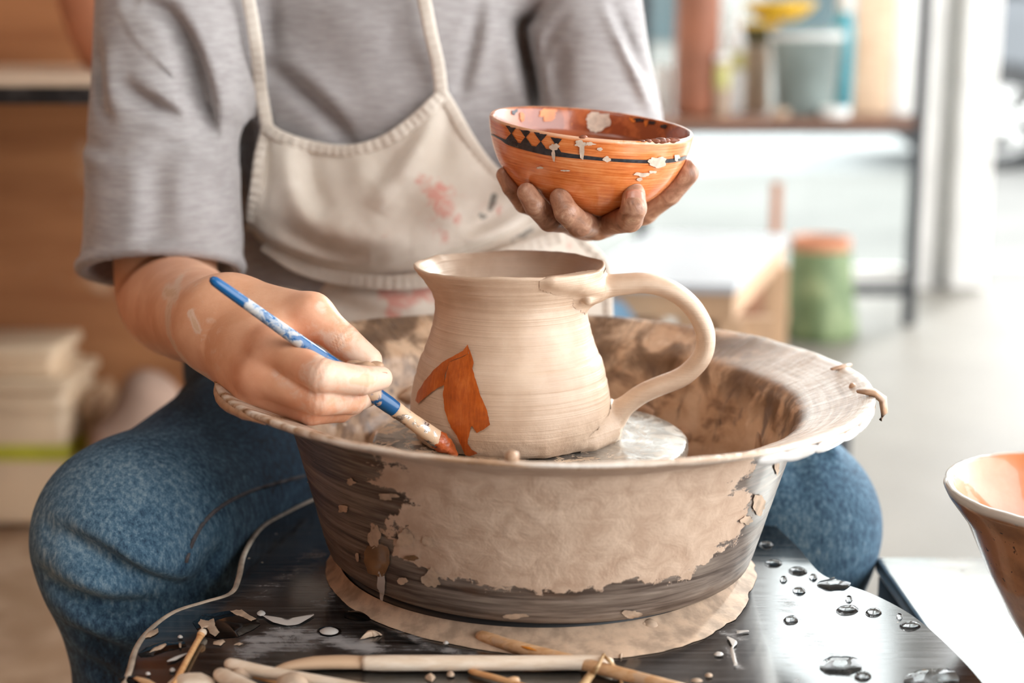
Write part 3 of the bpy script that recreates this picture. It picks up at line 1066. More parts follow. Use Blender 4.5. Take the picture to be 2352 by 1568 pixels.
# ---- wheel head
HEAD = 0.6085
def mat_head():
    M = Mat('wet_metal_wheel_head', 0.3)
    uv = M.co('UV')
    u, v, _ = M.xyz(uv)
    o = M.co()
    sw = M.noise(M.map(o, (1, 1, 1)), 42, 6, 0.66, 2.2)
    sw2 = M.noise(M.map(o, (1, 1, 1), loc=(3, 1, 0)), 26, 5, 0.6, 1.5)
    grey = M.mix(M.step(sw2, 0.35, 0.7), (70, 70, 72), (150, 148, 144))
    x = M.xyz(o)
    side = M.step(x[0], 0.02, 0.055)  # right half lightened, its glossy reflection put into the colour
    mask = M.math('MULTIPLY', M.step(sw, 0.50, 0.58), M.math('SUBTRACT', 1.0, M.math('MULTIPLY', side, 0.7)))
    M.set('Base Color', M.mix(mask, M.mix(M.math('MULTIPLY', side, 0.75), grey, (190, 184, 174)), (208, 182, 154)))
    M.set('Metallic', M.math('MULTIPLY', M.math('SUBTRACT', 1.0, mask), 0.55))
    M.set('Roughness', M.math('MULTIPLY_ADD', mask, 0.35, 0.14))
    ring = M.node('ShaderNodeTexWave')
    ring.wave_type = 'RINGS'; ring.rings_direction = 'Z'
    M.put(ring.inputs['Vector'], o)
    ring.inputs['Scale'].default_value = 22
    ring.inputs['Distortion'].default_value = 1.0
    M.bump(M.math('ADD', M.math('MULTIPLY', ring.outputs[1], 0.35), sw), 0.35, 0.0016)
    return M.m
head_c = (0.0118, WY, HEAD)
whead = mk('wheel_head', lathe([(0, 0), (.03, 0), (.06, 0), (.085, 0), (.0985, -.0003), (.1008, -.002), (.1012, -.006), (.1005, -.010), (.098, -.0115), (.05, -.012), (.022, -.014), (.022, -.085), (0, -.085)], 128, head_c), mat_head(), wheel)

# ================================================================== THE MUG
MUG_C = np.array((at(1173, 950, WY)[0], WY, HEAD))
mo = [(.0585, 0), (.0605, .003), (.0622, .008), (.0638, .0143), (.0640, .022), (.0630, .030), (.0608, .040), (.0582, .049), (.0545, .058), (.0516, .066), (.0496, .074), (.0484, .081), (.0481, .087), (.0490, .092), (.0515, .097), (.0548, .102), (.0580, .1066), (.0600, .1098)]
mo = catmull(mo, 7)
rimp = [(.0603, .1108), (.0601, .1115), (.0594, .1119), (.0582, .1116), (.0570, .1103)]
mi = [(r - .0042, z + .0005) for r, z in mo[::-1] if 0.012 < z < .1085]
mug_prof = np.array([(.0, .0006), (.03, .0003), (.052, 0)] + [tuple(p) for p in mo] + rimp + mi + [(.05, .008), (.03, .007), (0, .007)])
n_out = 3 + len(mo)
def mug_disp(T_, A_, R_, Z_):
    dirv = np.stack((np.sin(T_), np.cos(T_)), -1)
    z = Z_
    idx = np.broadcast_to(np.arange(len(mug_prof))[None, :], T_.shape)
    outer = (idx >= 3) & (idx < n_out + 3)
    tw = T_ * .0007
    groove = fbm(np.stack((dirv[..., 0] * .35, dirv[..., 1] * .35, (z + tw) * 420), -1), 3, 2)
    big = fbm(np.stack((dirv[..., 0] * .8, dirv[..., 1] * .8, z * 110), -1), 2, 6)
    low = fbm(np.stack((dirv[..., 0] * 3.2, dirv[..., 1] * 3.2, z * 60), -1), 3, 12)
    gm = np.clip((z - .020) / .02, 0, 1)
    lowm = np.clip(1 - z / .022, 0, 1)
    dr = np.where(outer, groove * .00075 * gm + big * .0007 * gm + low * (.0006 + .0042 * lowm), groove * .0003)
    lip_ = np.clip((z - .100) / .010, 0, 1)
    wob = fbm(np.stack((dirv[..., 0] * 2.2, dirv[..., 1] * 2.2, 0 * z), -1), 3, 21)
    dz = lip_ * wob * .0022
    dr = dr + lip_ * fbm(np.stack((dirv[..., 0] * 1.2, dirv[..., 1] * 1.2, 0 * z + 4), -1), 2, 22) * .0016
    foot = np.clip(1 - z / .01, 0, 1)
    dz = dz + np.where(outer, foot * (.0015 + .0012 * fbm(np.stack((dirv[..., 0] * 2.5, dirv[..., 1] * 2.5, 0 * z), -1), 3, 31)), 0)
    return dr, dz

def mat_mugclay():
    M = Mat('fresh_thrown_clay', 0.42)
    o = M.co()
    x = M.xyz(o)
    zz = M.noise(M.map(o, (6, 6, 900)), 1.0, 5, 0.6)
    mott = M.noise(o, 32, 5, 0.6)
    dry = M.noise(o, 300, 4, 0.6)
    c = M.mix(M.step(mott, 0.3, 0.7), (195, 166, 141), (212, 186, 162))
    c = M.mix(M.math('MULTIPLY', M.step(zz, 0.5, 0.75), 0.3), c, (226, 198, 170))
    M.set('Base Color', c)
    M.set('Roughness', M.math('MULTIPLY_ADD', mott, 0.3, 0.22))
    low = M.step(x[2], 0.03, 0.008)
    h = M.math('ADD', M.math('MULTIPLY', zz, 0.5), M.math('MULTIPLY', M.math('MULTIPLY', dry, M.math('ADD', 0.25, low)), 0.5))
    M.bump(h, 0.7, 0.0012)
    return M.m
MAT_MUG = mat_mugclay()
mug = thing('clay_mug', MUG_C, 'unfired beige clay mug with looped handle and an orange brush mark', 'mug')
mk('mug_body', lathe(mug_prof, 300, MUG_C, mug_disp), MAT_MUG, mug)
hp = [(1352, 672), (1388, 660), (1430, 653), (1480, 650), (1530, 661), (1575, 690), (1607, 730), (1620, 775), (1610, 822), (1578, 857), (1530, 880), (1480, 902), (1438, 932), (1412, 968), (1396, 1002), (1372, 1020)]
hpath = catmull([at(x, y, .915) for x, y in hp], 8)
k_ = np.linspace(0, 1, len(hpath))
hpath = hpath + 0.0007 * np.stack([fbm(np.stack((k_ * 14, k_ * 0 + s, k_ * 0), -1), 2, s) for s in (1, 2, 3)], 1)
hr = np.interp(k_, [0, .08, .2, .5, .8, .92, 1], [.0125, .0112, .0102, .0098, .0098, .0110, .0115])
# modelled as one clay volume that blends into the wall of the mug
Fh = Field((MUG_C[0] + .004, .856, HEAD - .002), (MUG_C[0] + .136, .956, HEAD + .122), .0009)
Hd = Fh.new()
for a_ in range(len(hpath) - 1):
    tg = hpath[a_ + 1] - hpath[a_]
    nrm = np.cross(tg, (0, 1, 0)); nrm /= np.linalg.norm(nrm)
    Fh.cap(Hd, hpath[a_], hpath[a_ + 1], hr[a_], hr[a_ + 1], .0006, nrm, .60)
one = Fh.new()
for p0, p1, r0, r1 in [((1372, 668, .900), (1330, 655, .880), .0050, .0028), ((1330, 655, .880), (1270, 648, .866), .0028, .0010), ((1372, 672, .905), (1352, 692, .890), .0062, .0022), ((1400, 992, .905), (1362, 1022, .886), .0070, .0030), ((1392, 1005, .912), (1380, 1028, .902), .0080, .0050)]:
    Fh.cap(one, at(*p0), at(*p1), r0, r1, .002)
Fh.smin(Hd, one, .004)
gx = Fh.ax[0][:, None, None] - MUG_C[0]; gy = Fh.ax[1][None, :, None] - MUG_C[1]; gz = Fh.ax[2][None, None, :] - MUG_C[2]
wall = ((np.sqrt(gx * gx + gy * gy) - np.interp(gz, mo[:, 1], mo[:, 0])) * .93).astype(np.float32)
wall = np.maximum(wall, (gz - .1105).astype(np.float32))
both = wall.copy()
Fh.smin(both, Hd, .010)
hv, hf = Fh.mesh(both)
ii = np.clip(((hv - Fh.lo) / Fh.h).round().astype(int), 0, Fh.n - 1)
infl = (wall - both)[ii[:, 0], ii[:, 1], ii[:, 2]]
inb = np.all((hv > Fh.lo + Fh.h * 1.5) & (hv < Fh.lo + Fh.h * (Fh.n - 2.5)), axis=1)
keep = (infl > .00012) & inb
hf = hf[keep[hf].all(1)]
usd = np.unique(hf)
ren = np.full(len(hv), -1); ren[usd] = np.arange(len(usd))
mk('mug_handle', (hv[usd], ren[hf]), MAT_MUG, mug)

def mat_paint():
    M = Mat('orange_slip_paint', 0.3)
    o = M.co()
    st = M.noise(M.map(o, (700, 300, 60)), 1.0, 5, 0.6, 0.4)
    bl = M.noise(o, 90, 4, 0.6)
    c = M.ramp(M.math('MULTIPLY_ADD', bl, 0.5, M.math('MULTIPLY', st, 0.5)), [(0.32, (150, 66, 14)), (0.5, (184, 88, 26)), (0.66, (204, 110, 46))])
    M.set('Base Color', c)
    M.bump(st, 0.4, 0.0005)
    return M.m
MAT_PAINT = mat_paint()
mug_hit = lathe_hit(mo, MUG_C, off=.0012)
def crop5(pts): return [(850 + x / 2.613, 560 + y / 2.613) for x, y in pts]
stroke_a = wobble(crop5([(583, 602), (560, 640), (505, 668), (440, 706), (385, 752), (335, 812), (282, 890), (272, 940), (288, 956), (318, 932), (360, 896), (405, 866), (445, 846), (450, 790), (475, 705), (520, 690), (590, 660), (592, 625)]), 1.6, .12, 3)
stroke_b = wobble(crop5([(584, 604), (600, 640), (622, 715), (614, 745), (640, 838), (662, 905), (702, 1000), (721, 1084), (690, 1108), (640, 1134), (612, 1092), (604, 1100), (592, 1150), (584, 1200), (612, 1235), (645, 1258), (600, 1275), (572, 1268), (548, 1215), (520, 1150), (490, 1110), (466, 1060), (444, 980), (438, 900), (448, 820), (474, 708), (530, 690), (592, 660)]), 1.6, .12, 7)
pm = patch('paint_stroke', stroke_b, mug_hit, MAT_PAINT, mug, 5)
pm['label'] = 'orange brush stroke on the clay'
patch('paint_stroke', stroke_a, lathe_hit(mo, MUG_C, off=.0009), MAT_PAINT, mug, 5)

# ================================================================== THE PAINTED BOWL IN THE HAND
ra_, rb_ = math.radians(5.3), math.radians(5.0)
RY = np.array(((math.cos(ra_), 0, math.sin(ra_)), (0, 1, 0), (-math.sin(ra_), 0, math.cos(ra_))))
RXm = np.array(((1, 0, 0), (0, math.cos(rb_), -math.sin(rb_)), (0, math.sin(rb_), math.cos(rb_))))
BOWL_M = RY @ RXm
BY = 0.955
bowl_out = catmull([(.0222, 0), (.0232, .0012), (.0245, .0026), (.0330, .0070), (.0455, .0152), (.0552, .0262), (.0612, .0375), (.0644, .0488), (.0655, .0560)], 6)
bowl_prof = np.array([(0, .001), (.02, .0006)] + [tuple(p) for p in bowl_out] + [(.0653, .0572), (.0647, .0581), (.0635, .0580), (.0624, .0566), (.0606, .0480), (.0570, .0375), (.0510, .0270), (.0420, .0175), (.030, .0115), (.015, .009), (0, .0085)])
BOWL_C = at(1358, 285, BY) - BOWL_M @ np.array((0, 0, .0572))
def mat_bowl():
    M = Mat('orange_glaze', 0.22)
    uv = M.co('UV')
    st = M.noise(M.map(uv, (2.2, 900, 1)), 1.0, 5, 0.62, 0.15)
    bl = M.noise(M.map(uv, (3, 60, 1)), 1.0, 4, 0.6)
    f_ = M.math('MULTIPLY_ADD', st, 0.65, M.math('MULTIPLY', bl, 0.4))
    out_c = M.ramp(f_, [(0.36, (192, 92, 40)), (0.5, (222, 124, 62)), (0.62, (236, 152, 92)), (0.75, (240, 188, 144))])
    v = M.xyz(uv)[1]
    o = M.co()
    sp = M.noise(o, 55, 5, 0.6, 0.6)
    in_c = M.mix(M.step(sp, 0.48, 0.6), (150, 74, 42), (184, 98, 54))
    in_c = M.mix(M.step(M.noise(o, 38, 4, 0.6, 0.8), 0.60, 0.66), in_c, (238, 140, 62))
    in_c = M.mix(M.step(M.noise(M.map(o, (1, 1, 1), loc=(5, 2, 3)), 34, 4, 0.6, 1.2), 0.64, 0.69), in_c, (232, 214, 200))
    rimv = np.concatenate(([0], np.cumsum(np.hypot(np.diff(bowl_prof[:, 0]), np.diff(bowl_prof[:, 1])))))[2 + len(bowl_out)]
    inner = M.step(v, rimv + 0.0008, rimv + 0.0022)
    c = M.mix(inner, out_c, in_c)
    edge = M.math('MULTIPLY', M.step(v, rimv - 0.0016, rimv), M.step(v, rimv + 0.003, rimv + 0.0015))
    edge = M.math('MULTIPLY', edge, M.step(sp, 0.38, 0.5))
    c = M.mix(M.math('MULTIPLY', edge, 0.7), c, (232, 190, 158))
    M.set('Base Color', c)
    M.set('Coat Weight', 0.4)
    M.set('Coat Roughness', 0.1)
    M.bump(st, 0.08, 0.0006)
    return M.m
bowl = thing('painted_bowl', BOWL_C, 'orange glazed bowl with black diamond band held in a muddy hand', 'bowl')
mk('bowl_body', lathe(bowl_prof, 200, BOWL_C, M=BOWL_M), mat_bowl(), bowl)
MAT_SLURRY = plain('brown_slip', (168, 88, 52), 0.25, 0.2, 60, bump=.3)
mk('slip_paint', lathe([(0, .0405), (.03, .0405), (.05, .0403), (.0572, .0410), (.0585, .0425), (.0592, .0440)], 90, BOWL_C, M=BOWL_M), MAT_SLURRY, bowl)
MAT_NAVY = plain('black_glaze', (30, 31, 38), 0.25, 0.5, 300, col2=(52, 52, 58))
bowl_hit = lathe_hit(bowl_out, BOWL_C, BOWL_M, off=.0004, y0=.85, y1=1.0)
band = [(1128, 308, 3), (1150, 319, 5), (1168, 328, 11), (1210, 339, 14), (1250, 348, 15), (1290, 355, 11), (1330, 360, 9), (1400, 367, 7), (1480, 371, 8), (1530, 370, 9), (1560, 366, 9), (1578, 361, 9)]
bb = catmull([(a, b) for a, b, c in band], 5)
bw = np.interp(np.linspace(0, 1, len(bb)), np.linspace(0, 1, len(band)), [c for a, b, c in band]) / 2
poly = np.vstack((np.column_stack((bb[:, 0], bb[:, 1] - bw)), np.column_stack((bb[:, 0], bb[:, 1] + bw))[::-1]))
patch('black_band', poly, bowl_hit, MAT_NAVY, bowl, 5)
for cx, cy, s in [(1173, 306, .95), (1206, 315, 1.12), (1241, 325, 1.18), (1277, 334, 1.0)]:
    patch('black_triangle', wobble([(cx - 13 * s, cy - 19 * s), (cx + 14 * s, cy - 15 * s), (cx + 1, cy + 1)], .8, .3, int(cx)), bowl_hit, MAT_NAVY, bowl, 4)
    patch('black_triangle', wobble([(cx + 1, cy - 1), (cx + 17 * s, cy + 22 * s), (cx - 14 * s, cy + 17 * s)], .8, .3, int(cx) + 1), bowl_hit, MAT_NAVY, bowl, 4)
MAT_PALESLIP = plain('pale_dried_slip', (226, 204, 184), 0.5, 0.12, 200, bump=.3)
bowl_hit2 = lathe_hit(bowl_out, BOWL_C, BOWL_M, off=.0009, y0=.85, y1=1.0)
for cx, cy, rx, ry, sd in [(1334, 330, 15, 7, 2), (1337, 345, 5, 20, 3), (1508, 371, 22, 11, 4), (1272, 337, 11, 7, 5), (1271, 355, 4, 15, 6), (1476, 401, 18, 5, 7), (1394, 366, 9, 7, 8), (1378, 343, 6, 4, 9), (1470, 412, 6, 4, 10), (1500, 395, 8, 3, 11), (1356, 331, 10, 4, 12), (1555, 362, 6, 8, 13), (1240, 385, 8, 3, 14), (1300, 392, 10, 2, 15)]:
    patch('slip_splash', splat_px(cx, cy, rx, ry, sd), bowl_hit2, MAT_PALESLIP, bowl, 4)
def inner_hit(P):
    # far inside wall of the bowl, seen over the near rim
    inn = bowl_prof[-9:][::-1]
    P = np.asarray(P, float)
    u, v = (P[:, 0] - W / 2) / F, (H / 2 - P[:, 1]) / F
    D = np.stack((u, CP + SP * v, -SP + CP * v), 1); D = D / D[:, 1:2]
    Y = np.linspace(.955, 1.03, 700)
    pts = D[:, None, :] * Y[None, :, None] + np.array((0, 0, CZ))
    loc = (pts - BOWL_C) @ BOWL_M
    r = np.hypot(loc[..., 0], loc[..., 1])
    o_ = np.argsort(inn[:, 1])
    ins = (r < np.interp(loc[..., 2], inn[o_, 1], inn[o_, 0]) - .0005) & (loc[..., 2] < .0572)
    i = 699 - np.argmax(ins[:, ::-1], 1)
    return pts[np.arange(len(P)), i], ins.any(1)
MAT_GLOWOR = plain('bare_orange_glaze', (236, 134, 58), 0.25, 0.15, 60)
for cx, cy, rx, ry, sd, mt in [(1258, 262, 24, 15, 31, MAT_GLOWOR), (1200, 268, 7, 12, 33, MAT_GLOWOR), (1372, 272, 26, 22, 34, MAT_PALESLIP), (1362, 290, 14, 13, 35, MAT_PALESLIP), (1182, 254, 6, 9, 36, MAT_NAVY), (1464, 271, 14, 8, 37, MAT_NAVY), (1498, 279, 10, 6, 38, MAT_NAVY), (1452, 270, 6, 10, 39, MAT_GLOWOR), (1484, 282, 5, 9, 40, MAT_GLOWOR), (1522, 290, 8, 5, 41, MAT_NAVY)]:
    patch('inner_splash', splat_px(cx, cy, rx, ry, sd), inner_hit, mt, bowl, 4)
MAT_CRUMB = plain('brown_clay_crumbs', (150, 84, 56), 0.5, 0.3, 200)
for th_, s in [(.52, .0016), (.60, .0022), (.67, .0026), (.74, .0022), (.82, .0025), (.90, .0020), (.45, .0013), (-.12, .0016)]:
    p = BOWL_C + BOWL_M @ np.array((.0640 * math.sin(th_), -.0640 * math.cos(th_), .0580))
    mk('slip_crumb', blob(p, (s * 1.7, s, s * .7), int(th_ * 100) + 50, 2, .5), MAT_CRUMB, bowl)

# ================================================================== THE BRUSH
BR0, BR1 = at(485, 640, .806), at(1051, 1041, .8625)
def br(px, off=0.0):
    t = (px - 485) / (1051 - 485)
    # same straight line in space
    return BR0 + (BR1 - BR0) * t
def brp(t): return BR0 + (BR1 - BR0) * t
def mat_brush():
    M = Mat('blue_lacquer_with_clay', 0.3)
    uv = M.co('UV')
    o = M.co()
    n = M.noise(o, 170, 5, 0.62, 0.8)
    v = M.xyz(uv)[1]
    zone = M.math('MULTIPLY', M.step(v, 0.010, 0.03), M.step(v, 0.128, 0.118))
    mid = M.math('MULTIPLY', M.step(v, 0.055, 0.07), M.step(v, 0.098, 0.085))
    k = M.math('SUBTRACT', M.math('ADD', M.math('MULTIPLY', zone, 0.32), n), M.math('MULTIPLY', mid, 0.17))
    mask = M.step(k, 0.70, 0.86)
    film = M.mix(M.step(n, 0.42, 0.66), (116, 142, 170), (188, 184, 180))
    film = M.mix(M.step(v, 0.07, 0.085), film, (206, 176, 148))
    M.set('Base Color', M.mix(mask, (22, 88, 142), film))
    M.set('Roughness', M.math('MULTIPLY_ADD', mask, 0.3, 0.22))
    M.bump(mask, 0.5, 0.0004)
    return M.m
brush = thing('paint_brush', BR1, 'blue clay smeared paint brush loaded with orange slip', 'paint brush')
ts = np.linspace(0, .735, 60)
mk('handle', tube([brp(t) for t in ts], np.interp(ts, [0, .012, .05, .2, .38, .5, .62, .70, .735], [.0018, .0028, .0031, .0034, .0041, .0047, .0051, .0051, .0046]), 18), mat_brush(), brush)
ts = np.linspace(.725, .915, 30)
MF = Mat('clay_smeared_ferrule', 0.25)
nf = MF.noise(MF.map(MF.co(), (1, 1, 1)), 75, 5, 0.6, 0.4)
mf = MF.step(nf, 0.42, 0.5)
MF.set('Base Color', MF.mix(mf, (168, 164, 160), (214, 182, 150)))
MF.set('Metallic', MF.math('MULTIPLY', MF.math('SUBTRACT', 1.0, mf), 0.9))
MF.set('Roughness', MF.math('MULTIPLY_ADD', mf, 0.4, 0.2))
MF.bump(mf, 0.4, 0.0005)
mk('ferrule', tube([brp(t) for t in ts], np.interp(ts, [.725, .73, .745, .75, .80, .915], [.0044, .0050, .0050, .0047, .0048, .0060]), 20, np.interp(ts, [.725, .8, .915], [1, .9, .72]), up=(0, -.6, .8)), MF.m, brush)
ts = np.linspace(.905, 1.0, 24)
tipp = [brp(t) + np.array((0, 0, -.0012)) * ((t - .905) / .095) ** 2 for t in ts]
MB_ = plain('orange_slip_on_bristles', (190, 92, 44), 0.28, 0.25, 160, bump=.6)
bv = tube(tipp, np.interp(ts, [.905, .92, .945, .975, 1.0], [.0056, .0062, .0058, .0036, .0008]), 24, .8, up=(0, -.6, .8))
bv = (bv[0] + 0.0011 * fbm(bv[0] * 420, 3, 4)[:, None] * np.array((1, 1, 1)), bv[1])
mk('bristles', bv, MB_, brush)

# ================================================================== THE PERSON
def mat_skin():
    M = Mat('skin_with_clay', 0.45)
    o = M.co()
    n = M.noise(o, 26, 5, 0.6)
    pores = M.noise(o, 900, 3, 0.6)
    fine = M.noise(M.map(o, (1, 1, 1)), 140, 5, 0.65, 0.6)
    skin = M.mix(M.step(n, 0.35, 0.7), (216, 158, 122), (234, 184, 150))
    red = M.attr('red')
    skin = M.mix(M.math('MULTIPLY', red, 0.45), skin, (212, 130, 104))
    a = M.attr('clay')
    k = M.math('ADD', a, M.math('MULTIPLY', M.math('SUBTRACT', fine, 0.5), 1.1))
    film = M.step(k, 0.32, 0.75)
    thick = M.step(k, 0.82, 0.95)
    mud = M.attr('mud')
    mudk = M.math('ADD', mud, M.math('MULTIPLY', M.math('SUBTRACT', fine, 0.5), 0.7))
    c = M.mix(M.math('MULTIPLY', film, 0.72), skin, (228, 204, 184))
    c = M.mix(M.math('MULTIPLY', thick, 0.8), c, (216, 180, 146))
    blot = M.noise(o, 75, 6, 0.68, 1.4)
    mudc = M.ramp(blot, [(0.34, (112, 78, 60)), (0.48, (158, 116, 94)), (0.58, (176, 138, 114)), (0.68, (208, 178, 152))])
    c = M.mix(M.math('MULTIPLY', M.step(mudk, 0.3, 0.8), 0.86), c, mudc)
    c = M.mix(M.math('MULTIPLY', M.step(mudk, 0.98, 1.12), 0.6), c, (198, 168, 142))
    M.set('Base Color', c)
    M.set('Subsurface Weight', 0.06)
    M.set('Subsurface Radius', (0.008, 0.003, 0.0015))
    M.set('Subsurface Scale', 1.0)
    M.set('Roughness', M.math('SUBTRACT', 0.5, M.math('MULTIPLY', mud, 0.14)))
    wr = M.attr('wrinkle')
    h = M.math('ADD', M.math('MULTIPLY', pores, 0.12), M.math('ADD', M.math('ADD', M.math('MULTIPLY', fine, 0.25), M.math('MULTIPLY', blot, M.math('MULTIPLY', mud, 0.7))), wr))
    M.bump(h, 0.45, 0.0011)
    return M.m
MAT_SKIN = mat_skin()
MAT_NAIL = plain('fingernail', (206, 150, 128), 0.25, 0.12, 120)

PX = (-0.12, 1.30)
person = thing('person', (PX[0], PX[1], 0), 'person in grey t-shirt, cream apron and jeans painting a mug, bowl in one hand', 'person')

def J(px, py, Y): return at(px, py, Y)

def hand_mesh(lo, hi, h, palm, fingers, forearm, kp=.014, kf=.0016, kj=.0075, extra=()):
    Fd = Field(lo, hi, h)
    P = Fd.new()
    for a, b, ra, rb, *q in palm:
        if q: Fd.cap(P, a, b, ra, rb, kp, q[0], q[1])
        else: Fd.cap(P, a, b, ra, rb, kp)
    A = Fd.new()
    for a, b, ra, rb, *q in forearm:
        Fd.cap(A, a, b, ra, rb, .002)
    Fd.smin(P, A, .016)
    G = Fd.new()
    for pts, rads in fingers:
        one = Fd.new()
        Fd.chain(one, pts, rads, .0012)
        Fd.smin(G, one, kf)
    Fd.smin(P, G, kj)
    for a, b, ra, rb, k in extra:
        Fd.cap(P, a, b, ra, rb, k)
    return Fd.mesh(P)

# ---- right hand (holds the brush)
wr_ = J(500, 742, .902)
RH = dict(
    wrist=wr_, elbow=J(388, 684, 1.100),
    i=[J(622, 800, .842), J(740, 862, .812), J(828, 874, .824), J(874, 868, .836)],
    m=[J(592, 862, .840), J(735, 916, .818), J(806, 918, .834), J(842, 908, .848)],
    r=[J(588, 902, .848), J(716, 940, .830), J(782, 938, .848), J(812, 928, .858)],
    p=[J(604, 912, .866), J(690, 934, .852), J(742, 944, .866), J(775, 938, .876)],
    t=[J(562, 705, .905), J(716, 722, .868), J(788, 782, .862), J(846, 828, .858)])
palm = [
    (J(520, 738, .900), RH['i'][0], .021, .0112), (J(515, 760, .900), RH['m'][0], .021, .0112), (J(515, 775, .905), RH['r'][0], .020, .0108), (J(520, 785, .912), RH['p'][0], .018, .0105),
    (J(540, 700, .906), RH['t'][1], .0165, .0122),
    (J(560, 720, .900), J(640, 762, .868), .016, .011),                 # web between thumb and index
    (J(560, 735, .905), J(690, 742, .876), .016, .0095),
    (J(560, 790, .895), J(650, 880, .862), .018, .012)]
fing = [(RH['i'], [.0112, .0096, .0086, .0070]), (RH['m'], [.0112, .0097, .0086, .0070]), (RH['r'], [.0108, .0092, .0082, .0068]), (RH['p'], [.0102, .0079, .0070, .0060]), ([RH['t'][1], RH['t'][2], RH['t'][3]], [.0116, .0102, .0084])]
def limb(pts, rads, sub=6):
    c = catmull(np.array([np.append(p, r) for p, r in zip(pts, rads)]), sub)
    return [(a[:3], b[:3], a[3], b[3]) for a, b in zip(c[:-1], c[1:])]
fore = limb([RH['wrist'], J(470, 734, .945), J(430, 714, 1.015), RH['elbow'], J(380, 590, 1.118), J(378, 460, 1.15)], [.0258, .0290, .0345, .0372, .0380, .0395])
allp = np.array([p for k in RH.values() for p in (k if isinstance(k, list) else [k])])
lo = allp.min(0) - .055; hi = allp.max(0) + .055
hi[2] = max(hi[2], J(372, 500, 1.13)[2])
lo[1] = .785
rv, rf = hand_mesh(lo, hi, .00145, palm, fing, fore)

# ---- left hand (under the bowl)
b0 = BOWL_C
LH = dict(
    i=[J(1376, 514, .958), J(1446, 503, .917), J(1456, 478, .905), J(1456, 446, .910)],
    m=[J(1366, 516, .960), J(1330, 514, .918), J(1301, 487, .905), J(1287, 456, .910)],
    r=[J(1322, 510, .968), J(1262, 505, .932), J(1229, 472, .914), J(1210, 442, .917)],
    p=[J(1300, 500, .982), J(1204, 466, .956), J(1175, 430, .944), J(1158, 402, .945)],
    t=[J(1400, 505, 1.000), J(1476, 480, .976), J(1534, 440, .957), J(1575, 396, .950)])
Lw = J(1372, 462, 1.045)
lpalm = [(Lw, LH['i'][0], .018, .0082), (Lw, LH['m'][0], .018, .0082), (Lw, LH['r'][0], .018, .0080), (Lw, LH['p'][0], .017, .0084), (J(1385, 490, 1.02), LH['t'][1], .0150, .0100), (J(1365, 495, 1.0), J(1345, 508, .98), .014, .010)]
lfing = [(LH['i'], [.0080, .0083, .0079, .0072]), (LH['m'], [.0080, .0082, .0076, .0067]), (LH['r'], [.0078, .0075, .0069, .0062]), (LH['p'], [.0072, .0067, .0060, .0053]), (LH['t'][1:], [.0100, .0092, .0086])]
lfore = limb([Lw, J(1385, 410, 1.13), J(1400, 330, 1.22), J(1390, 240, 1.24)], [.0225, .0285, .0370, .0400])
allp = np.array([p for k in LH.values() for p in k])
lo = allp.min(0) - .03; hi = allp.max(0) + .03
hi[1] = 1.27; hi[2] = J(1390, 250, 1.24)[2]; hi[0] = J(1400, 340, 1.22)[0] + .05; lo[0] = min(lo[0], J(1400, 340, 1.22)[0] - .06)
lv, lf = hand_mesh(lo, hi, .00145, lpalm, lfing, lfore, kp=.010, kf=.0010, kj=.0040)

# keep the hand clear of the bowl: push skin out of the bowl's wall
def push_out(v, prof, c, M, gap=.0003):
    pr = np.asarray(prof, float)
    loc = (v - np.array(c)) @ np.array(M)
    r = np.hypot(loc[:, 0], loc[:, 1])
    z = loc[:, 2]
    R = np.interp(z, pr[:, 1], pr[:, 0])
    m = (z > 0) & (z < pr[-1, 1]) & (r < R + gap)
    # below the foot: flatten onto the foot plane
    s = np.where(m, (R + gap) / np.maximum(r, 1e-5), 1)
    nl = loc.copy()
    deep = (R - r)
    side = m & (deep < .010)
    nl[side, 0] *= s[side]; nl[side, 1] *= s[side]
    low = m & ~side
    nl[low, 2] = -gap
    return nl @ np.array(M).T + np.array(c)
lv = push_out(lv, bowl_out, BOWL_C, BOWL_M)

# ---- rest of the body under the clothes (coarse)
Fb = Field((-.45, 1.0, .40), (.25, 1.50, 1.10), .008)
B = Fb.new()
sh_r, sh_l = J(405, -200, 1.235), J(1285, -200, 1.26)
Fb.cap(B, J(880, 560, 1.29), J(860, -120, 1.29), .095, .085, .05)
Fb.cap(B, (-.12, 1.29, .93), sh_r, .06, .045, .05)
Fb.cap(B, (-.12, 1.29, .93), sh_l, .06, .045, .05)
Fb.cap(B, (-.12, 1.29, .95), (-.12, 1.28, 1.09), .055, .05, .03)
Fb.cap(B, sh_r, J(362, 460, 1.15), .045, .040, .02)
Fb.cap(B, sh_l, J(1390, 290, 1.24), .045, .039, .02)
cv_, cf_ = Fb.mesh(B)

def poly3(v, pts):
    """distance to a 3D polyline"""
    best = np.full(len(v), 9.0)
    for a, b in zip(pts[:-1], pts[1:]):
        ab = b - a
        t = np.clip(((v - a) @ ab) / (ab @ ab), 0, 1)
        best = np.minimum(best, np.linalg.norm(v - a - t[:, None] * ab, axis=1))
    return best

V = np.vstack((rv, lv, cv_))
Fc = np.vstack((rf, lf + len(rv), cf_ + len(rv) + len(lv)))
nR, nL = len(rv), len(lv)
clay = np.zeros(len(V)); mud = np.zeros(len(V)); red = np.zeros(len(V)); wrk = np.zeros(len(V))
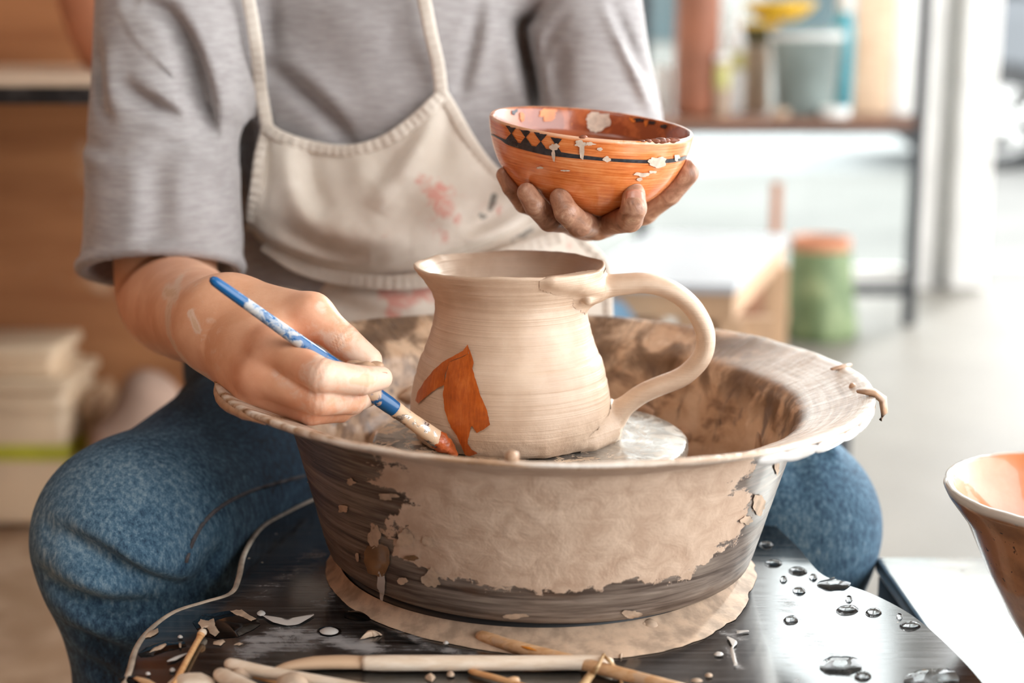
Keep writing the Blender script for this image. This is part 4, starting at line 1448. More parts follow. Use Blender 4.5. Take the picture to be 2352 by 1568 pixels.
# clay film on the painting hand: finger ends, thumb tip, smears round the wrist
v = rv
c_ = np.zeros(nR)
for f_, w0 in (('i', .62), ('m', .5), ('t', .55), ('r', .4)):
    pts = RH[f_]
    d = poly3(v, pts[1:])
    c_ = np.maximum(c_, w0 * np.exp(-(np.maximum(d - .009, 0) / .005) ** 2))
    d = poly3(v, [pts[-2] * .4 + pts[-1] * .6, pts[-1]])
    c_ = np.maximum(c_, .75 * np.exp(-(np.maximum(d - .008, 0) / .004) ** 2))
for pts, w, amt in [([(415, 650, .95), (425, 740, .95), (470, 820, .94)], .006, .85), ([(470, 690, .92), (485, 730, .91)], .003, 1.0), ([(400, 655, .97), (440, 650, .96)], .005, .95), ([(440, 820, .95), (500, 835, .92)], .006, .95), ([(735, 700, .860), (742, 712, .858)], .004, .6), ([(470, 660, .92), (520, 800, .88)], .02, .33), ([(640, 850, .835), (700, 910, .82)], .006, .5), ([(830, 845, .845), (862, 850, .845)], .006, 1.1)]:
    pl = np.array([at(*q) for q in pts])
    d = seg_dist(v[:, [0, 2]], pl[:, [0, 2]])[0]
    near = v[:, 1] < pl[:, 1].max() + .03
    c_ = np.maximum(c_, amt * np.exp(-(d / w) ** 2) * near)
clay[:nR] = c_
for p in (RH['i'][0], RH['m'][0], RH['i'][1], RH['m'][1], RH['t'][1], RH['r'][1], RH['i'][2]):
    red[:nR] = np.maximum(red[:nR], np.exp(-(np.linalg.norm(v - p, axis=1) / .017) ** 2) * .8)
# creases across the finger joints
def creases(v, pts, idxs, amp=.9):
    out = np.zeros(len(v))
    for i in idxs:
        ax = pts[min(i + 1, len(pts) - 1)] - pts[i - 1]
        ax = ax / np.linalg.norm(ax)
        q = v - pts[i]
        s = q @ ax
        rad = np.linalg.norm(q - np.outer(s, ax), axis=1)
        near = np.exp(-(np.maximum(rad - .010, 0) / .002) ** 2) * (rad < .014)
        for off in (-.0021, .0021):
            out -= amp * .55 * np.exp(-((s - off) / .0012) ** 2) * near
    return out
w_ = np.zeros(nR)
for k in 'imr': w_ += creases(rv, RH[k], (1, 2))
w_ += creases(rv, RH['t'], (2,), 1.2)
wrk[:nR] = w_
w_ = np.zeros(nL)
for k in 'imrp': w_ += creases(lv, LH[k], (2,), .6)
wrk[nR:nR + nL] = w_
dist_w = np.linalg.norm(lv - Lw, axis=1)
mud[nR:nR + nL] = np.clip(1.15 - np.clip((lv[:, 1] - 1.02) / .08, 0, 1), 0, 1) * .9
tipm = np.zeros(nL)
for k in 'imrpt':
    tipm = np.maximum(tipm, np.exp(-(np.linalg.norm(lv - LH[k][-1], axis=1) / .009) ** 2))
clay[nR:nR + nL] = tipm * .45
mud[nR:nR + nL] -= tipm * .25
red[nR:nR + nL] = tipm * .7
body = mk('body', (V, Fc), MAT_SKIN, person, attrs={'clay': clay, 'mud': mud, 'red': red, 'wrinkle': wrk})

def nail(p, d, n, w=.0058, l=.0062):
    """a curved nail plate at p, finger direction d, outward normal n"""
    d = d / np.linalg.norm(d)
    n = n - d * (n @ d); n = n / np.linalg.norm(n)
    s = np.cross(d, n)
    pts, fc = [], []
    N, K = 9, 9
    for i in range(N):
        for j in range(K):
            a, b = -1 + 2 * i / (N - 1), -1 + 2 * j / (K - 1)
            # round the outline
            r = max(abs(a), abs(b)); q = math.hypot(a, b) + 1e-9
            a2, b2 = a * (r / q * .45 + .55), b * (r / q * .45 + .55)
            pts.append(p + s * a2 * w + d * b2 * l + n * (-(a2 * w) ** 2 * 75 - (b2 * l) ** 2 * 10))
    for i in range(N - 1):
        for j in range(K - 1):
            x = i * K + j
            fc.append((x, x + 1, x + K + 1, x + K))
    o = mk('fingernail', (pts, fc), MAT_NAIL, body)
    m = o.modifiers.new('thick', 'SOLIDIFY'); m.thickness = .0006; m.offset = 0
    return o
camv = np.array((0, -1.0, .18))
nail(LH['i'][3] * .72 + LH['i'][2] * .28 + np.array((0, -.0080, .0012)), LH['i'][3] - LH['i'][2], camv, .0054, .0058)
nail(J(878, 873, .8284), RH['i'][3] - RH['i'][2], np.array((.45, -1.0, -.1)), .0044, .0048)

for c, s, sd in [((838, 846, .8395), (.0085, .004, .0045), 3), ((862, 852, .841), (.006, .004, .0055), 8), ((815, 838, .846), (.006, .004, .003), 5), ((876, 862, .842), (.004, .0035, .005), 9)]:
    mk('clay_smear', blob(at(*c), s, sd, 3, .5), MAT_WETCLAY, body)

# ------------------------------------------------------------------ clothes
def mat_jersey():
    M = Mat('grey_melange_jersey', 0.9)
    o = M.co()
    fl = M.noise(M.map(o, (60, 60, 420), rot=(0, 0.25, 0)), 1.0, 4, 0.6)
    blotch = M.noise(o, 26, 4, 0.55)
    c = M.mix(M.step(M.math('MULTIPLY_ADD', blotch, 0.4, M.math('MULTIPLY', fl, 0.65)), 0.36, 0.68), (146, 140, 139), (168, 163, 162))
    M.set('Base Color', c)
    M.set('Sheen Weight', 0.25)
    kn = M.noise(M.map(o, (700, 700, 1100)), 1.0, 2, 0.5)
    M.bump(M.math('ADD', M.math('MULTIPLY', kn, 0.4), M.math('MULTIPLY', blotch, 0.6)), 0.35, 0.0012)
    return M.m
MAT_JERSEY = mat_jersey()

def stroke_disp(XZ, strokes, Yr):
    """sculpted folds: list of (pixel polyline, width m, depth m); positive = ridge"""
    out = np.zeros(XZ.shape[:-1])
    for pts, w, amp in strokes:
        pl = np.array([at(p[0], p[1], Yr) for p in pts])[:, [0, 2]]
        pl = catmull(pl, 4)
        d, t = seg_dist(XZ, pl)
        taper = np.sin(np.clip(t, 0.04, 0.96) * math.pi) ** 0.6
        out += amp * taper * np.exp(-(d / w) ** 2)
    return out

# hem plane of the right sleeve
hemC = J(371, 617, 1.115)
armA = np.array((0.0, .364, .932))            # up along the upper arm
hs = .0032
Fs = Field((-.375, 1.02, .63), (.185, 1.43, 1.07), hs)
S = Fs.new()
X = Fs.ax[0][:, None, None]; Y = Fs.ax[1][None, :, None]; Z = Fs.ax[2][None, None, :]
# torso: elliptic column, loose shirt
cx = -.114 + (Z - .75) * .02
aa = np.interp(Z, [.62, .68, .78, .86, .94, 1.0], [.146, .149, .149, .150, .155, .15])
bb_ = np.interp(Z, [.62, .70, .80, .88, .96], [.105, .108, .118, .122, .11])
cy = 1.285
tor = (np.sqrt(((X - cx) / aa) ** 2 + ((Y - cy) / bb_) ** 2) - 1) * np.minimum(aa, bb_)
S = np.minimum(S, np.maximum(tor, Z - .985).astype(np.float32))
Fs.cap(S, (-.245, 1.285, .955), (.02, 1.29, .955), .072, .072, .04)
Fs.cap(S, (-.12, 1.29, .99), (-.115, 1.29, 1.01), .080, .066, .03)
# sleeves
topR = hemC + armA * .30
topR = np.array((J(418, -200, 1.23)[0], topR[1], topR[2]))
Fs.cap(S, hemC + (hemC - topR) * .12, topR, .0612, .060, .022)
bendL = J(1362, 260, 1.225); topL = J(1292, -160, 1.255); endL = J(1405, 470, 1.215)
Fs.cap(S, topL, bendL, .056, .053, .018)
Fs.cap(S, bendL, endL, .053, .055, .012)
XZ = np.stack(np.meshgrid(Fs.ax[0], Fs.ax[2], indexing='ij'), -1)
folds = [
    ([(600, 150), (660, 190), (725, 245), (775, 300), (805, 345)], .0075, -.0085), ([(630, 130), (720, 195), (800, 280)], .012, .004),
    ([(330, 5), (400, 30), (445, 90), (475, 165), (500, 255), (515, 330)], .0075, -.013), ([(400, 5), (470, 70), (520, 170), (560, 300)], .012, .006),
    ([(540, 230), (556, 320), (568, 420), (575, 500)], .007, -.006),
    ([(1262, -10), (1215, 40), (1198, 60), (1208, 130), (1225, 200), (1245, 290)], .0075, -.016), ([(1180, 40), (1175, 130), (1200, 250)], .014, .006),
    ([(1310, 95), (1290, 125), (1284, 170), (1286, 240)], .008, -.007), ([(1300, 40), (1262, 100), (1245, 160)], .005, -.005),
    ([(1100, -10), (1085, 90), (1060, 190), (1050, 240)], .006, -.0045), ([(1125, -10), (1110, 110), (1090, 240)], .013, .004),
    ([(325, 195), (380, 228), (440, 258), (485, 285)], .006, -.006), ([(330, 165), (400, 200), (470, 250)], .008, .004),
    ([(243, 100), (258, 190), (268, 235), (292, 258)], .005, -.006), ([(268, 100), (290, 190), (330, 260)], .010, .004),
    ([(212, 315), (260, 326), (310, 335), (345, 318)], .005, -.002), ([(212, 345), (280, 352), (340, 348)], .007, .003),
    ([(400, 315), (450, 318), (500, 312)], .004, -.003), ([(450, 170), (475, 230), (500, 290)], .006, -.006),
    ([(620, 0), (615, 70), (625, 130)], .006, -.004), ([(730, 20), (800, 60), (900, 90)], .02, .003), ([(900, 60), (930, 130), (940, 210)], .02, -.003),
    ([(1395, 20), (1430, 90), (1465, 170), (1505, 265)], .0045, .006), ([(1415, 20), (1448, 90), (1478, 165)], .0055, -.006),
    ([(225, 400), (245, 480), (240, 570)], .010, -.0035), ([(360, 360), (385, 450), (380, 560)], .012, .004), ([(410, 350), (415, 450), (405, 550)], .009, -.0035), ([(480, 340), (470, 430), (490, 540)], .010, .0035), ([(300, 400), (330, 480), (340, 570)], .02, .003), ([(440, 380), (430, 480), (450, 570)], .018, -.0025)]
front = np.clip((1.30 - Fs.ax[1]) / .06, 0, 1)
D2 = stroke_disp(XZ, folds, 1.16) * np.where(XZ[..., 1] > .76, 1.5, 1.0)
seam = stroke_disp(XZ, [([(245, 0), (300, 80), (352, 128), (400, 170), (445, 215), (485, 262), (508, 315), (514, 380)], .0016, -.0022), ([(252, -4), (307, 76), (359, 124), (407, 166), (452, 211), (492, 258), (515, 311)], .003, .0016)], 1.13)
S -= ((D2 + seam)[:, None, :] * front[None, :, None]).astype(np.float32)
# random soft cloth unevenness
nz = fbm(np.stack(np.broadcast_arrays(X * 16, Y * 16, Z * 11), -1)[::3, ::3, ::3], 2, 44)
nz = np.repeat(np.repeat(np.repeat(nz, 3, 0), 3, 1), 3, 2)[:S.shape[0], :S.shape[1], :S.shape[2]] * .002
# (box-filter the upsampled noise)
for ax_ in range(3):
    nz = (np.roll(nz, 1, ax_) + nz + np.roll(nz, -1, ax_)) / 3
    nz = (np.roll(nz, 1, ax_) + nz + np.roll(nz, -1, ax_)) / 3
S += nz.astype(np.float32)
# hollow the sleeves: open cuff of the right sleeve with a rolled hem
sdir = (topR - hemC) / np.linalg.norm(topR - hemC)
hemN = np.array((-.05, .36, .93)); hemN /= np.linalg.norm(hemN)
hgt = (X - hemC[0]) * hemN[0] + (Y - hemC[1]) * hemN[1] + (Z - hemC[2]) * hemN[2]
isarm = ((X < hemC[0] + .072) & (Y < 1.20)).astype(np.float32) * np.ones_like(S)
inner = S + .0070
qx, qy, qz = X - hemC[0], Y - hemC[1], Z - hemC[2]
tt = qx * sdir[0] + qy * sdir[1] + qz * sdir[2]
dax = np.sqrt((qx - tt * sdir[0]) ** 2 + (qy - tt * sdir[1]) ** 2 + (qz - tt * sdir[2]) ** 2)
cavity = np.maximum(np.maximum(inner, hgt - .05), dax - .0565)   # inside of the sleeve near its hem
cutb = hgt                                          # below the hem
S = np.where(isarm > 0, np.maximum(S, -cavity), S)
S = np.where(isarm > 0, np.maximum(S, -cutb), S)
hm = []
perp1 = np.cross(hemN, (0, 0, 1.0)); perp1 = np.array((1.0, 0, 0)) - hemN * hemN[0]; perp1 /= np.linalg.norm(perp1)
perp2 = np.cross(hemN, perp1)
for a in np.linspace(0, 2 * math.pi, 41):
    hm.append(hemC + perp1 * .0592 * math.cos(a) + perp2 * .0590 * math.sin(a) + hemN * .0010)
for a, b in zip(hm[:-1], hm[1:]):
    Fs.cap(S, a, b, .0042, .0042, .004)
# cut the shirt at the waist and at the left sleeve's end
S = np.maximum(S, .648 - Z)
ce = endL - (endL - bendL) / np.linalg.norm(endL - bendL) * .012
en = (endL - bendL) / np.linalg.norm(endL - bendL)
dl = (X - ce[0]) * en[0] + (Y - ce[1]) * en[1] + (Z - ce[2]) * en[2]
S = np.where((X > .03) & (X + 0 * Y + 0 * Z > .03), np.maximum(S, dl), S)
sv, sf = Fs.mesh(S.astype(np.float32))
shirt = mk('t_shirt', (sv, sf), MAT_JERSEY, person)

# ---- jeans
def mat_denim():
    M = Mat('blue_denim', 0.85)
    o = M.co()
    sl = M.noise(M.map(o, (330, 330, 130)), 1.0, 4, 0.7)
    big = M.noise(o, 9, 4, 0.6)
    tw = M.noise(M.map(o, (1500, 1500, 500), rot=(0, 0.8, 0)), 1.0, 2, 0.5)
    f_ = M.math('MULTIPLY_ADD', big, 0.5, M.math('MULTIPLY', sl, 0.6))
    f_ = M.math('ADD', f_, M.math('MULTIPLY', M.math('SUBTRACT', tw, 0.5), 0.25))
    f_ = M.math('ADD', f_, M.math('MULTIPLY', M.attr('fade'), 0.16))
    c = M.ramp(f_, [(0.36, (10, 25, 40)), (0.51, (32, 62, 86)), (0.65, (76, 110, 133)), (0.80, (140, 162, 174))])
    M.set('Base Color', c)
    M.bump(M.math('ADD', tw, sl), 0.3, 0.0009)
    return M.m
MAT_DENIM = mat_denim()
kneeR, hipR = J(312, 1232, .955), np.array((-.205, 1.38, .545))
kneeL, hipL = J(1795, 1205, 1.06), np.array((-.03, 1.38, .535))
midR = J(622, 1008, 1.16)
Fj = Field((-.42, .84, .02), (.36, 1.52, .66), .0034)
Jn = Fj.new()
Fj.cap(Jn, hipR, midR, .094, .073, .03)
Fj.cap(Jn, midR, kneeR, .073, .0605, .03)
Fj.cap(Jn, kneeR, kneeR + np.array((.012, .03, -.14)), .0625, .0590, .03)
ankR = np.array((kneeR[0] + .05, kneeR[1] + .10, .10))
Fj.cap(Jn, kneeR + np.array((.012, .03, -.14)), ankR, .0600, .056, .03)
Fj.cap(Jn, hipL, kneeL, .098, .066, .03)
Fj.cap(Jn, kneeL, kneeL + np.array((-.004, .045, -.15)), .0665, .061, .03)
ankL = np.array((kneeL[0] - .01, kneeL[1] + .11, .10))
Fj.cap(Jn, kneeL + np.array((-.004, .045, -.15)), ankL, .061, .056, .03)
Fj.cap(Jn, np.array((-.18, 1.38, .57)), np.array((-.06, 1.38, .57)), .12, .12, .05)
XZj = np.stack(np.meshgrid(Fj.ax[0], Fj.ax[2], indexing='ij'), -1)
jf = [([(150, 1190), (220, 1205), (300, 1240), (370, 1290), (440, 1330), (485, 1365)], .0085, -.0095), ([(160, 1160), (260, 1180), (360, 1240), (440, 1290)], .012, .005),
      ([(130, 1290), (200, 1320), (280, 1345), (380, 1352), (460, 1380)], .0085, -.0085), ([(140, 1255), (230, 1280), (330, 1310)], .012, .005),
      ([(170, 1410), (260, 1450), (340, 1480)], .008, -.006), ([(150, 1370), (250, 1400), (350, 1430)], .012, .004), ([(200, 1500), (260, 1530), (300, 1560)], .008, -.004),
      ([(420, 995), (500, 1005), (590, 1040), (660, 1080)], .008, -.006), ([(440, 960), (520, 970), (620, 1010)], .012, .004),
      ([(450, 1330), (480, 1290), (500, 1250)], .006, -.006), ([(300, 1180), (390, 1230), (430, 1260)], .01, .004),
      ([(1840, 1060), (1880, 1140), (1890, 1220)], .012, -.003), ([(1960, 1080), (1985, 1110), (2010, 1150)], .006, .004)]
Dj = 1.5 * stroke_disp(XZj, jf, .93)
fr = np.clip((1.25 - Fj.ax[1]) / .1, 0, 1)
Jn -= (Dj[:, None, :] * fr[None, :, None]).astype(np.float32)
jv, jfc = Fj.mesh(Jn)
fade = np.exp(-(np.linalg.norm(jv - (kneeR + np.array((-.01, -.04, .03))), axis=1) / .09) ** 2) + np.exp(-(np.linalg.norm(jv - (kneeL + np.array((0, -.03, .04))), axis=1) / .09) ** 2) - .35
jeans = mk('jeans', (jv, jfc), MAT_DENIM, person, attrs={'fade': fade})
# inner leg seam as a raised double cord
def drop_on(pxs, field, D, y0, y1, off):
    """first point along each line of sight where the field becomes solid"""
    out = []
    for px, py in pxs:
        for Yv in np.arange(y0, y1, .0015):
            p = at(px, py, Yv)
            i = ((p - field.lo) / field.h).round().astype(int)
            if np.all(i >= 0) and np.all(i < field.n) and D[tuple(i)] < .001:
                out.append(p - np.array((0, off, 0)))
                break
    return np.array(out)
MAT_STITCH = plain('denim_seam', (96, 90, 92), 0.8, 0.2, 400)
sp = drop_on(catmull([(700, 1092), (640, 1108), (580, 1126), (520, 1155), (475, 1192), (445, 1240), (428, 1290)], 6), Fj, Jn, .82, 1.3, .0004)
if len(sp) > 4:
    mk('seam', tube(sp, .0013, 8), MAT_STITCH, jeans)

# shoes
MAT_SHOE = plain('dark_canvas_shoe', (60, 58, 60), 0.8, 0.2, 60)
for an, nm in ((ankR, 'R'), (ankL, 'L')):
    Fo = Field(an + np.array((-.09, -.24, -.10)), an + np.array((.09, .10, .05)), .006)
    D = Fo.new()
    Fo.cap(D, an + np.array((0, .03, -.055)), an + np.array((0, -.14, -.063)), .040, .034, .03)
    Fo.cap(D, an + np.array((0, .01, 0)), an + np.array((0, .01, -.05)), .042, .042, .03)
    D = np.maximum(D, (.0 - Fo.ax[2])[None, None, :] + .0)
    mk('shoe', Fo.mesh(D.astype(np.float32)), MAT_SHOE, person)

# ---- apron
def mat_linen():
    M = Mat('stained_cream_canvas', 0.85)
    o = M.co()
    wv = M.noise(M.map(o, (900, 900, 900)), 1.0, 2, 0.5)
    bl = M.noise(o, 18, 4, 0.6)
    c = M.mix(M.step(bl, 0.35, 0.7), (206, 194, 180), (224, 214, 202))
    sp = M.noise(o, 95, 5, 0.65, 0.9)
    r = M.attr('stain')
    k = M.math('ADD', r, M.math('MULTIPLY', M.math('SUBTRACT', sp, 0.5), 2.0))
    c = M.mix(M.math('MULTIPLY', M.step(k, 0.5, 0.95), 0.62), c, (208, 108, 92))
    d = M.attr('dark')
    k2 = M.math('ADD', d, M.math('MULTIPLY', M.math('SUBTRACT', sp, 0.5), 1.6))
    c = M.mix(M.math('MULTIPLY', M.step(k2, 0.5, 0.85), 0.75), c, (62, 66, 62))
    M.set('Base Color', c)
    M.bump(M.math('ADD', M.math('MULTIPLY', wv, 0.35), M.math('MULTIPLY', bl, 0.6)), 0.35, 0.0012)
    return M.m
MAT_LINEN = mat_linen()

def coons(top, bot, left, right, nu, nv):
    """pixel-plane Coons patch; each curve a list of (px, py)"""
    def rs(c, n):
        c = catmull(c, 10)
        L = np.concatenate(([0], np.cumsum(np.linalg.norm(np.diff(c, axis=0), axis=1))))
        t = np.linspace(0, L[-1], n)
        return np.stack([np.interp(t, L, c[:, i]) for i in range(c.shape[1])], 1)
    Tc, Bc, Lc, Rc = rs(top, nu), rs(bot, nu), rs(left, nv), rs(right, nv)
    u = np.linspace(0, 1, nu)[:, None, None]; v = np.linspace(0, 1, nv)[None, :, None]
    S_ = (1 - v) * Tc[:, None] + v * Bc[:, None] + (1 - u) * Lc[None] + u * Rc[None]
    S_ -= (1 - u) * (1 - v) * Tc[0] + u * (1 - v) * Tc[-1] + (1 - u) * v * Bc[0] + u * v * Bc[-1]
    return S_

def grid_faces(nu, nv):
    I, Jx = np.meshgrid(np.arange(nu - 1), np.arange(nv - 1), indexing='ij')
    a = (I * nv + Jx).ravel()
    return np.stack((a, a + 1, a + nv + 1, a + nv), 1)

def torso_front(x, z):
    cx = -.114 + (z - .75) * .02
    aa = np.interp(z, [.62, .68, .78, .86, .94, 1.0], [.146, .149, .149, .150, .155, .15])
    bb = np.interp(z, [.62, .70, .80, .88, .96], [.105, .108, .118, .122, .11])
    q = np.clip(1 - ((x - cx) / aa) ** 2, 0.0, 1)
    return 1.285 - bb * np.sqrt(q)

apron = thing('apron', root_org(person))
apron.parent = person
apron.location = (0, 0, 0)
tag(apron, 'cream canvas bib apron with red and black paint stains')

bib_top = [(607, 280), (650, 305), (720, 328), (800, 336), (875, 316), (945, 268), (1016, 198)]
bib_left = [(607, 280), (592, 340), (582, 410), (572, 470), (568, 512)]
bib_right = [(1016, 198), (1048, 250), (1088, 318), (1140, 385), (1215, 440), (1290, 500)]
bib_bot = [(568, 512), (605, 556), (690, 598), (790, 626), (890, 630), (985, 612), (1060, 584), (1180, 543), (1290, 500)]
nu, nv = 150, 90
G = coons(bib_top, bib_bot, bib_left, bib_right, nu, nv)
u = np.linspace(0, 1, nu)[:, None] + np.zeros((1, nv)); v = np.zeros((nu, 1)) + np.linspace(0, 1, nv)[None, :]
def lift(G, Yf):
    P = np.zeros(G.shape[:2] + (3,))
    for i in range(G.shape[0]):
        for j in range(G.shape[1]):
            P[i, j] = at(G[i, j, 0], G[i, j, 1], Yf[i, j])
    return P
Y0 = np.full((nu, nv), 1.15)
P = lift(G, Y0)
for _ in range(2):
    base = torso_front(P[..., 0], P[..., 2])
    base = np.minimum(base, 1.235)
    bul = .008 + .040 * np.sin(np.clip(v, 0, 1) * math.pi * .72) ** 1.5 * (0.55 + .45 * np.sin(math.pi * u))
    curl = .030 * np.clip((v - .90) / .10, 0, 1) ** 2
    P = lift(G, np.minimum(base - bul + curl, 1.2))
bf = [([(640, 320), (655, 400), (690, 480), (720, 540)], .012, .006), ([(690, 350), (705, 430), (760, 500)], .010, -.006), ([(1010, 215), (960, 320), (900, 420), (860, 500)], .011, .006), ([(985, 250), (920, 350), (850, 430)], .008, -.005),
      ([(800, 345), (840, 420), (900, 470)], .012, .004), ([(1020, 240), (1010, 340), (990, 430)], .012, -.004), ([(620, 520), (740, 575), (860, 590)], .010, -.005), ([(700, 440), (800, 540), (950, 560)], .014, .005),
      ([(585, 300), (600, 400), (590, 500)], .004, -.003), ([(1060, 575), (1150, 545), (1240, 505)], .010, .008), ([(1050, 545), (1150, 500), (1230, 470)], .010, -.006), ([(950, 400), (1020, 480), (1060, 540)], .014, .004)]
XZb = P[..., [0, 2]]
P[..., 1] -= 1.7 * stroke_disp(XZb, bf, 1.13)
P[..., 1] -= .0035 * fbm(np.stack((P[..., 0] * 26, P[..., 2] * 26, 0 * P[..., 0]), -1), 3, 61)
def blotmask(XZ, pts, Yr):
    out = np.zeros(XZ.shape[:-1])
    for pl, w, amt in pts:
        q = np.array([at(p[0], p[1], Yr) for p in pl])[:, [0, 2]]
        out = np.maximum(out, amt * np.exp(-(seg_dist(XZ, q)[0] / w) ** 2))
    return out
st = blotmask(XZb, [([(985, 440), (1010, 470), (1030, 500)], .012, .9), ([(960, 420), (1060, 470)], .010, .6), ([(995, 480), (1005, 560)], .014, .55), ([(860, 560), (880, 540)], .006, .5), ([(1110, 490), (1150, 500)], .008, .6)], 1.12)
dk = blotmask(XZb, [([(1133, 465), (1122, 495)], .0035, 1.0), ([(1100, 508), (1106, 512)], .0035, .9)], 1.12)
bib = mk('bib', (P.reshape(-1, 3), grid_faces(nu, nv)), MAT_LINEN, apron, attrs={'stain': st.ravel(), 'dark': dk.ravel()})
m = bib.modifiers.new('thick', 'SOLIDIFY'); m.thickness = .0016; m.offset = 0

# bound edges, with puckered stitching
def band(path, w, t, name='binding', pucker=.0006, up=(0, -1, .1)):
    path = np.asarray(path)
    L = np.concatenate(([0], np.cumsum(np.linalg.norm(np.diff(path, axis=0), axis=1))))
    n = max(8, int(L[-1] / .0018))
    tt = np.linspace(0, L[-1], n)
    q = np.stack([np.interp(tt, L, path[:, i]) for i in range(3)], 1)
    q[:, 1] += pucker * np.sin(tt / .0068 * 2 * math.pi + np.sin(tt * 90) * 1.5)
    return mk(name, tube(q, w, 10, t / w, up=up, square=.7), MAT_LINEN, apron)
off = np.array((0, -.0012, 0))
ins = 3
band(P[:, ins] + off, .0050, .0022)
band(P[ins, 2:] + off, .0046, .0022, pucker=.001)
band(P[-1 - ins, 2:] + off, .0050, .0022)
# neck straps
TL, TR = P[3, 2], P[-4, 2]
sl = [TL + off, at(598, 200, TL[1] - .003), at(590, 120, 1.158), at(580, 50, 1.158), at(571, 0, 1.156), at(562, -70, 1.152), at(575, -170, 1.158), (-.185, 1.190, 1.005), (-.178, 1.25, 1.050), (-.165, 1.32, 1.048)]
sr = [TR + off, at(1006, 150, TR[1] - .004), at(990, 80, 1.150), at(974, 0, 1.150), at(955, -80, 1.151), at(935, -170, 1.158), (-.062, 1.190, 1.005), (-.068, 1.25, 1.050), (-.08, 1.32, 1.048)]
band(catmull(sl, 8), .0052, .0018, 'strap')
band(catmull(sr, 8), .0052, .0018, 'strap')

# waist band and skirt
nu2, nv2 = 120, 60
sk_top = [(590, 520), (700, 560), (850, 585), (1000, 570), (1150, 530), (1300, 480)]
sk_bot = [(655, 800), (800, 800), (950, 800), (1100, 800), (1250, 800), (1405, 800)]
sk_left = [(590, 520), (612, 580), (640, 660), (652, 740), (655, 800)]
sk_right = [(1300, 480), (1345, 552), (1394, 608), (1402, 700), (1405, 800)]
G2 = coons(sk_top, sk_bot, sk_left, sk_right, nu2, nv2)
v2_ = np.zeros((nu2, 1)) + np.linspace(0, 1, nv2)[None, :]
u2_ = np.linspace(0, 1, nu2)[:, None] + np.zeros((1, nv2))
Ys = 1.172 - .055 * np.clip((v2_ - .40) / .6, 0, 1) ** 1.2 + .03 * (2 * u2_ - 1) ** 2
P2 = lift(G2, Ys)
P2[..., 1] -= stroke_disp(P2[..., [0, 2]], [([(700, 665), (850, 690), (1000, 690)], .008, .006), ([(720, 720), (850, 740), (960, 735)], .010, -.006), ([(660, 600), (690, 680), (720, 740)], .008, -.005), ([(1200, 560), (1240, 540), (1290, 520)], .006, -.006), ([(760, 690), (900, 712), (1000, 710)], .010, .006)], 1.14)
st2 = blotmask(P2[..., [0, 2]], [([(830, 665), (990, 668)], .007, 1.0), ([(880, 690), (920, 705), (980, 680)], .010, 1.0), ([(690, 650), (720, 670)], .009, .8), ([(890, 720), (905, 740)], .008, .8), ([(1240, 570), (1330, 590)], .01, .4)], 1.14)
dk2 = blotmask(P2[..., [0, 2]], [([(700, 620), (706, 632)], .004, .9), ([(690, 640), (715, 660)], .005, .6), ([(1180, 570), (1220, 550)], .006, .7), ([(1190, 590), (1200, 600)], .004, .6)], 1.14)
skirt = mk('skirt', (P2.reshape(-1, 3), grid_faces(nu2, nv2)), MAT_LINEN, apron, attrs={'stain': st2.ravel(), 'dark': dk2.ravel()})
m = skirt.modifiers.new('thick', 'SOLIDIFY'); m.thickness = .0016; m.offset = 0
band(P2[-2, :] + off, .0040, .0020)
band(catmull([at(606, 560, 1.178), at(690, 612, 1.168), at(800, 640, 1.163), at(900, 648, 1.160), at(1000, 640, 1.162), at(1120, 600, 1.166), at(1290, 540, 1.178)], 8), .0062, .0016, 'waist_tie', .0003)

# ================================================================== SPLASHES ON THE DECK
def dome(poly_px, z, h, seed=0, rings=4, wob=2.0, freq=.1, dens=5):
    """low domed puddle or flake whose outline is given on the deck plane"""
    P = wobble(poly_px, wob, freq, seed, dens) if wob else np.asarray(poly_px, float)
    out = np.array([on_plane(p[0], p[1], z)[:2] for p in P])
    c = out.mean(0)
    n = len(out)
    V, f = [], []
    for k in range(rings):
        s = 1 - k / rings
        hh = h * (1 - s ** 3)
        V += [(*(c + (q - c) * s), z + hh) for q in out]
    V.append((*c, z + h))
    for k in range(rings - 1):
        for j in range(n):
            f.append((k * n + j, k * n + (j + 1) % n, (k + 1) * n + (j + 1) % n, (k + 1) * n + j))
    k = (rings - 1) * n
    for j in range(n):
        f.append((k + j, k + (j + 1) % n, len(V) - 1))
    V = np.array(V)
    a = V[f[0][0]]; b = V[f[0][1]]; d = V[f[0][3]]
    if np.cross(b - a, d - a)[2] < 0:
        f = [q[::-1] for q in f]
    return V, f
def ell(cx, cy, rx, ry, n=18): return [(cx + rx * math.cos(a), cy + ry * math.sin(a)) for a in np.linspace(0, 2 * math.pi, n + 1)[:-1]]
def c6(pts): return [(280 + x / 3.267, 1400 + y / 3.267) for x, y in pts]
def ribbon(path, w):
    p = catmull(path, 6)
    t = np.gradient(p, axis=0); t /= np.linalg.norm(t, axis=1)[:, None]
    nrm = np.stack((-t[:, 1], t[:, 0]), 1)
    ww = np.interp(np.linspace(0, 1, len(p)), np.linspace(0, 1, len(w)), w)[:, None] / 2
    return np.vstack((p + nrm * ww, (p - nrm * ww)[::-1]))
Zd = DECK + .0003
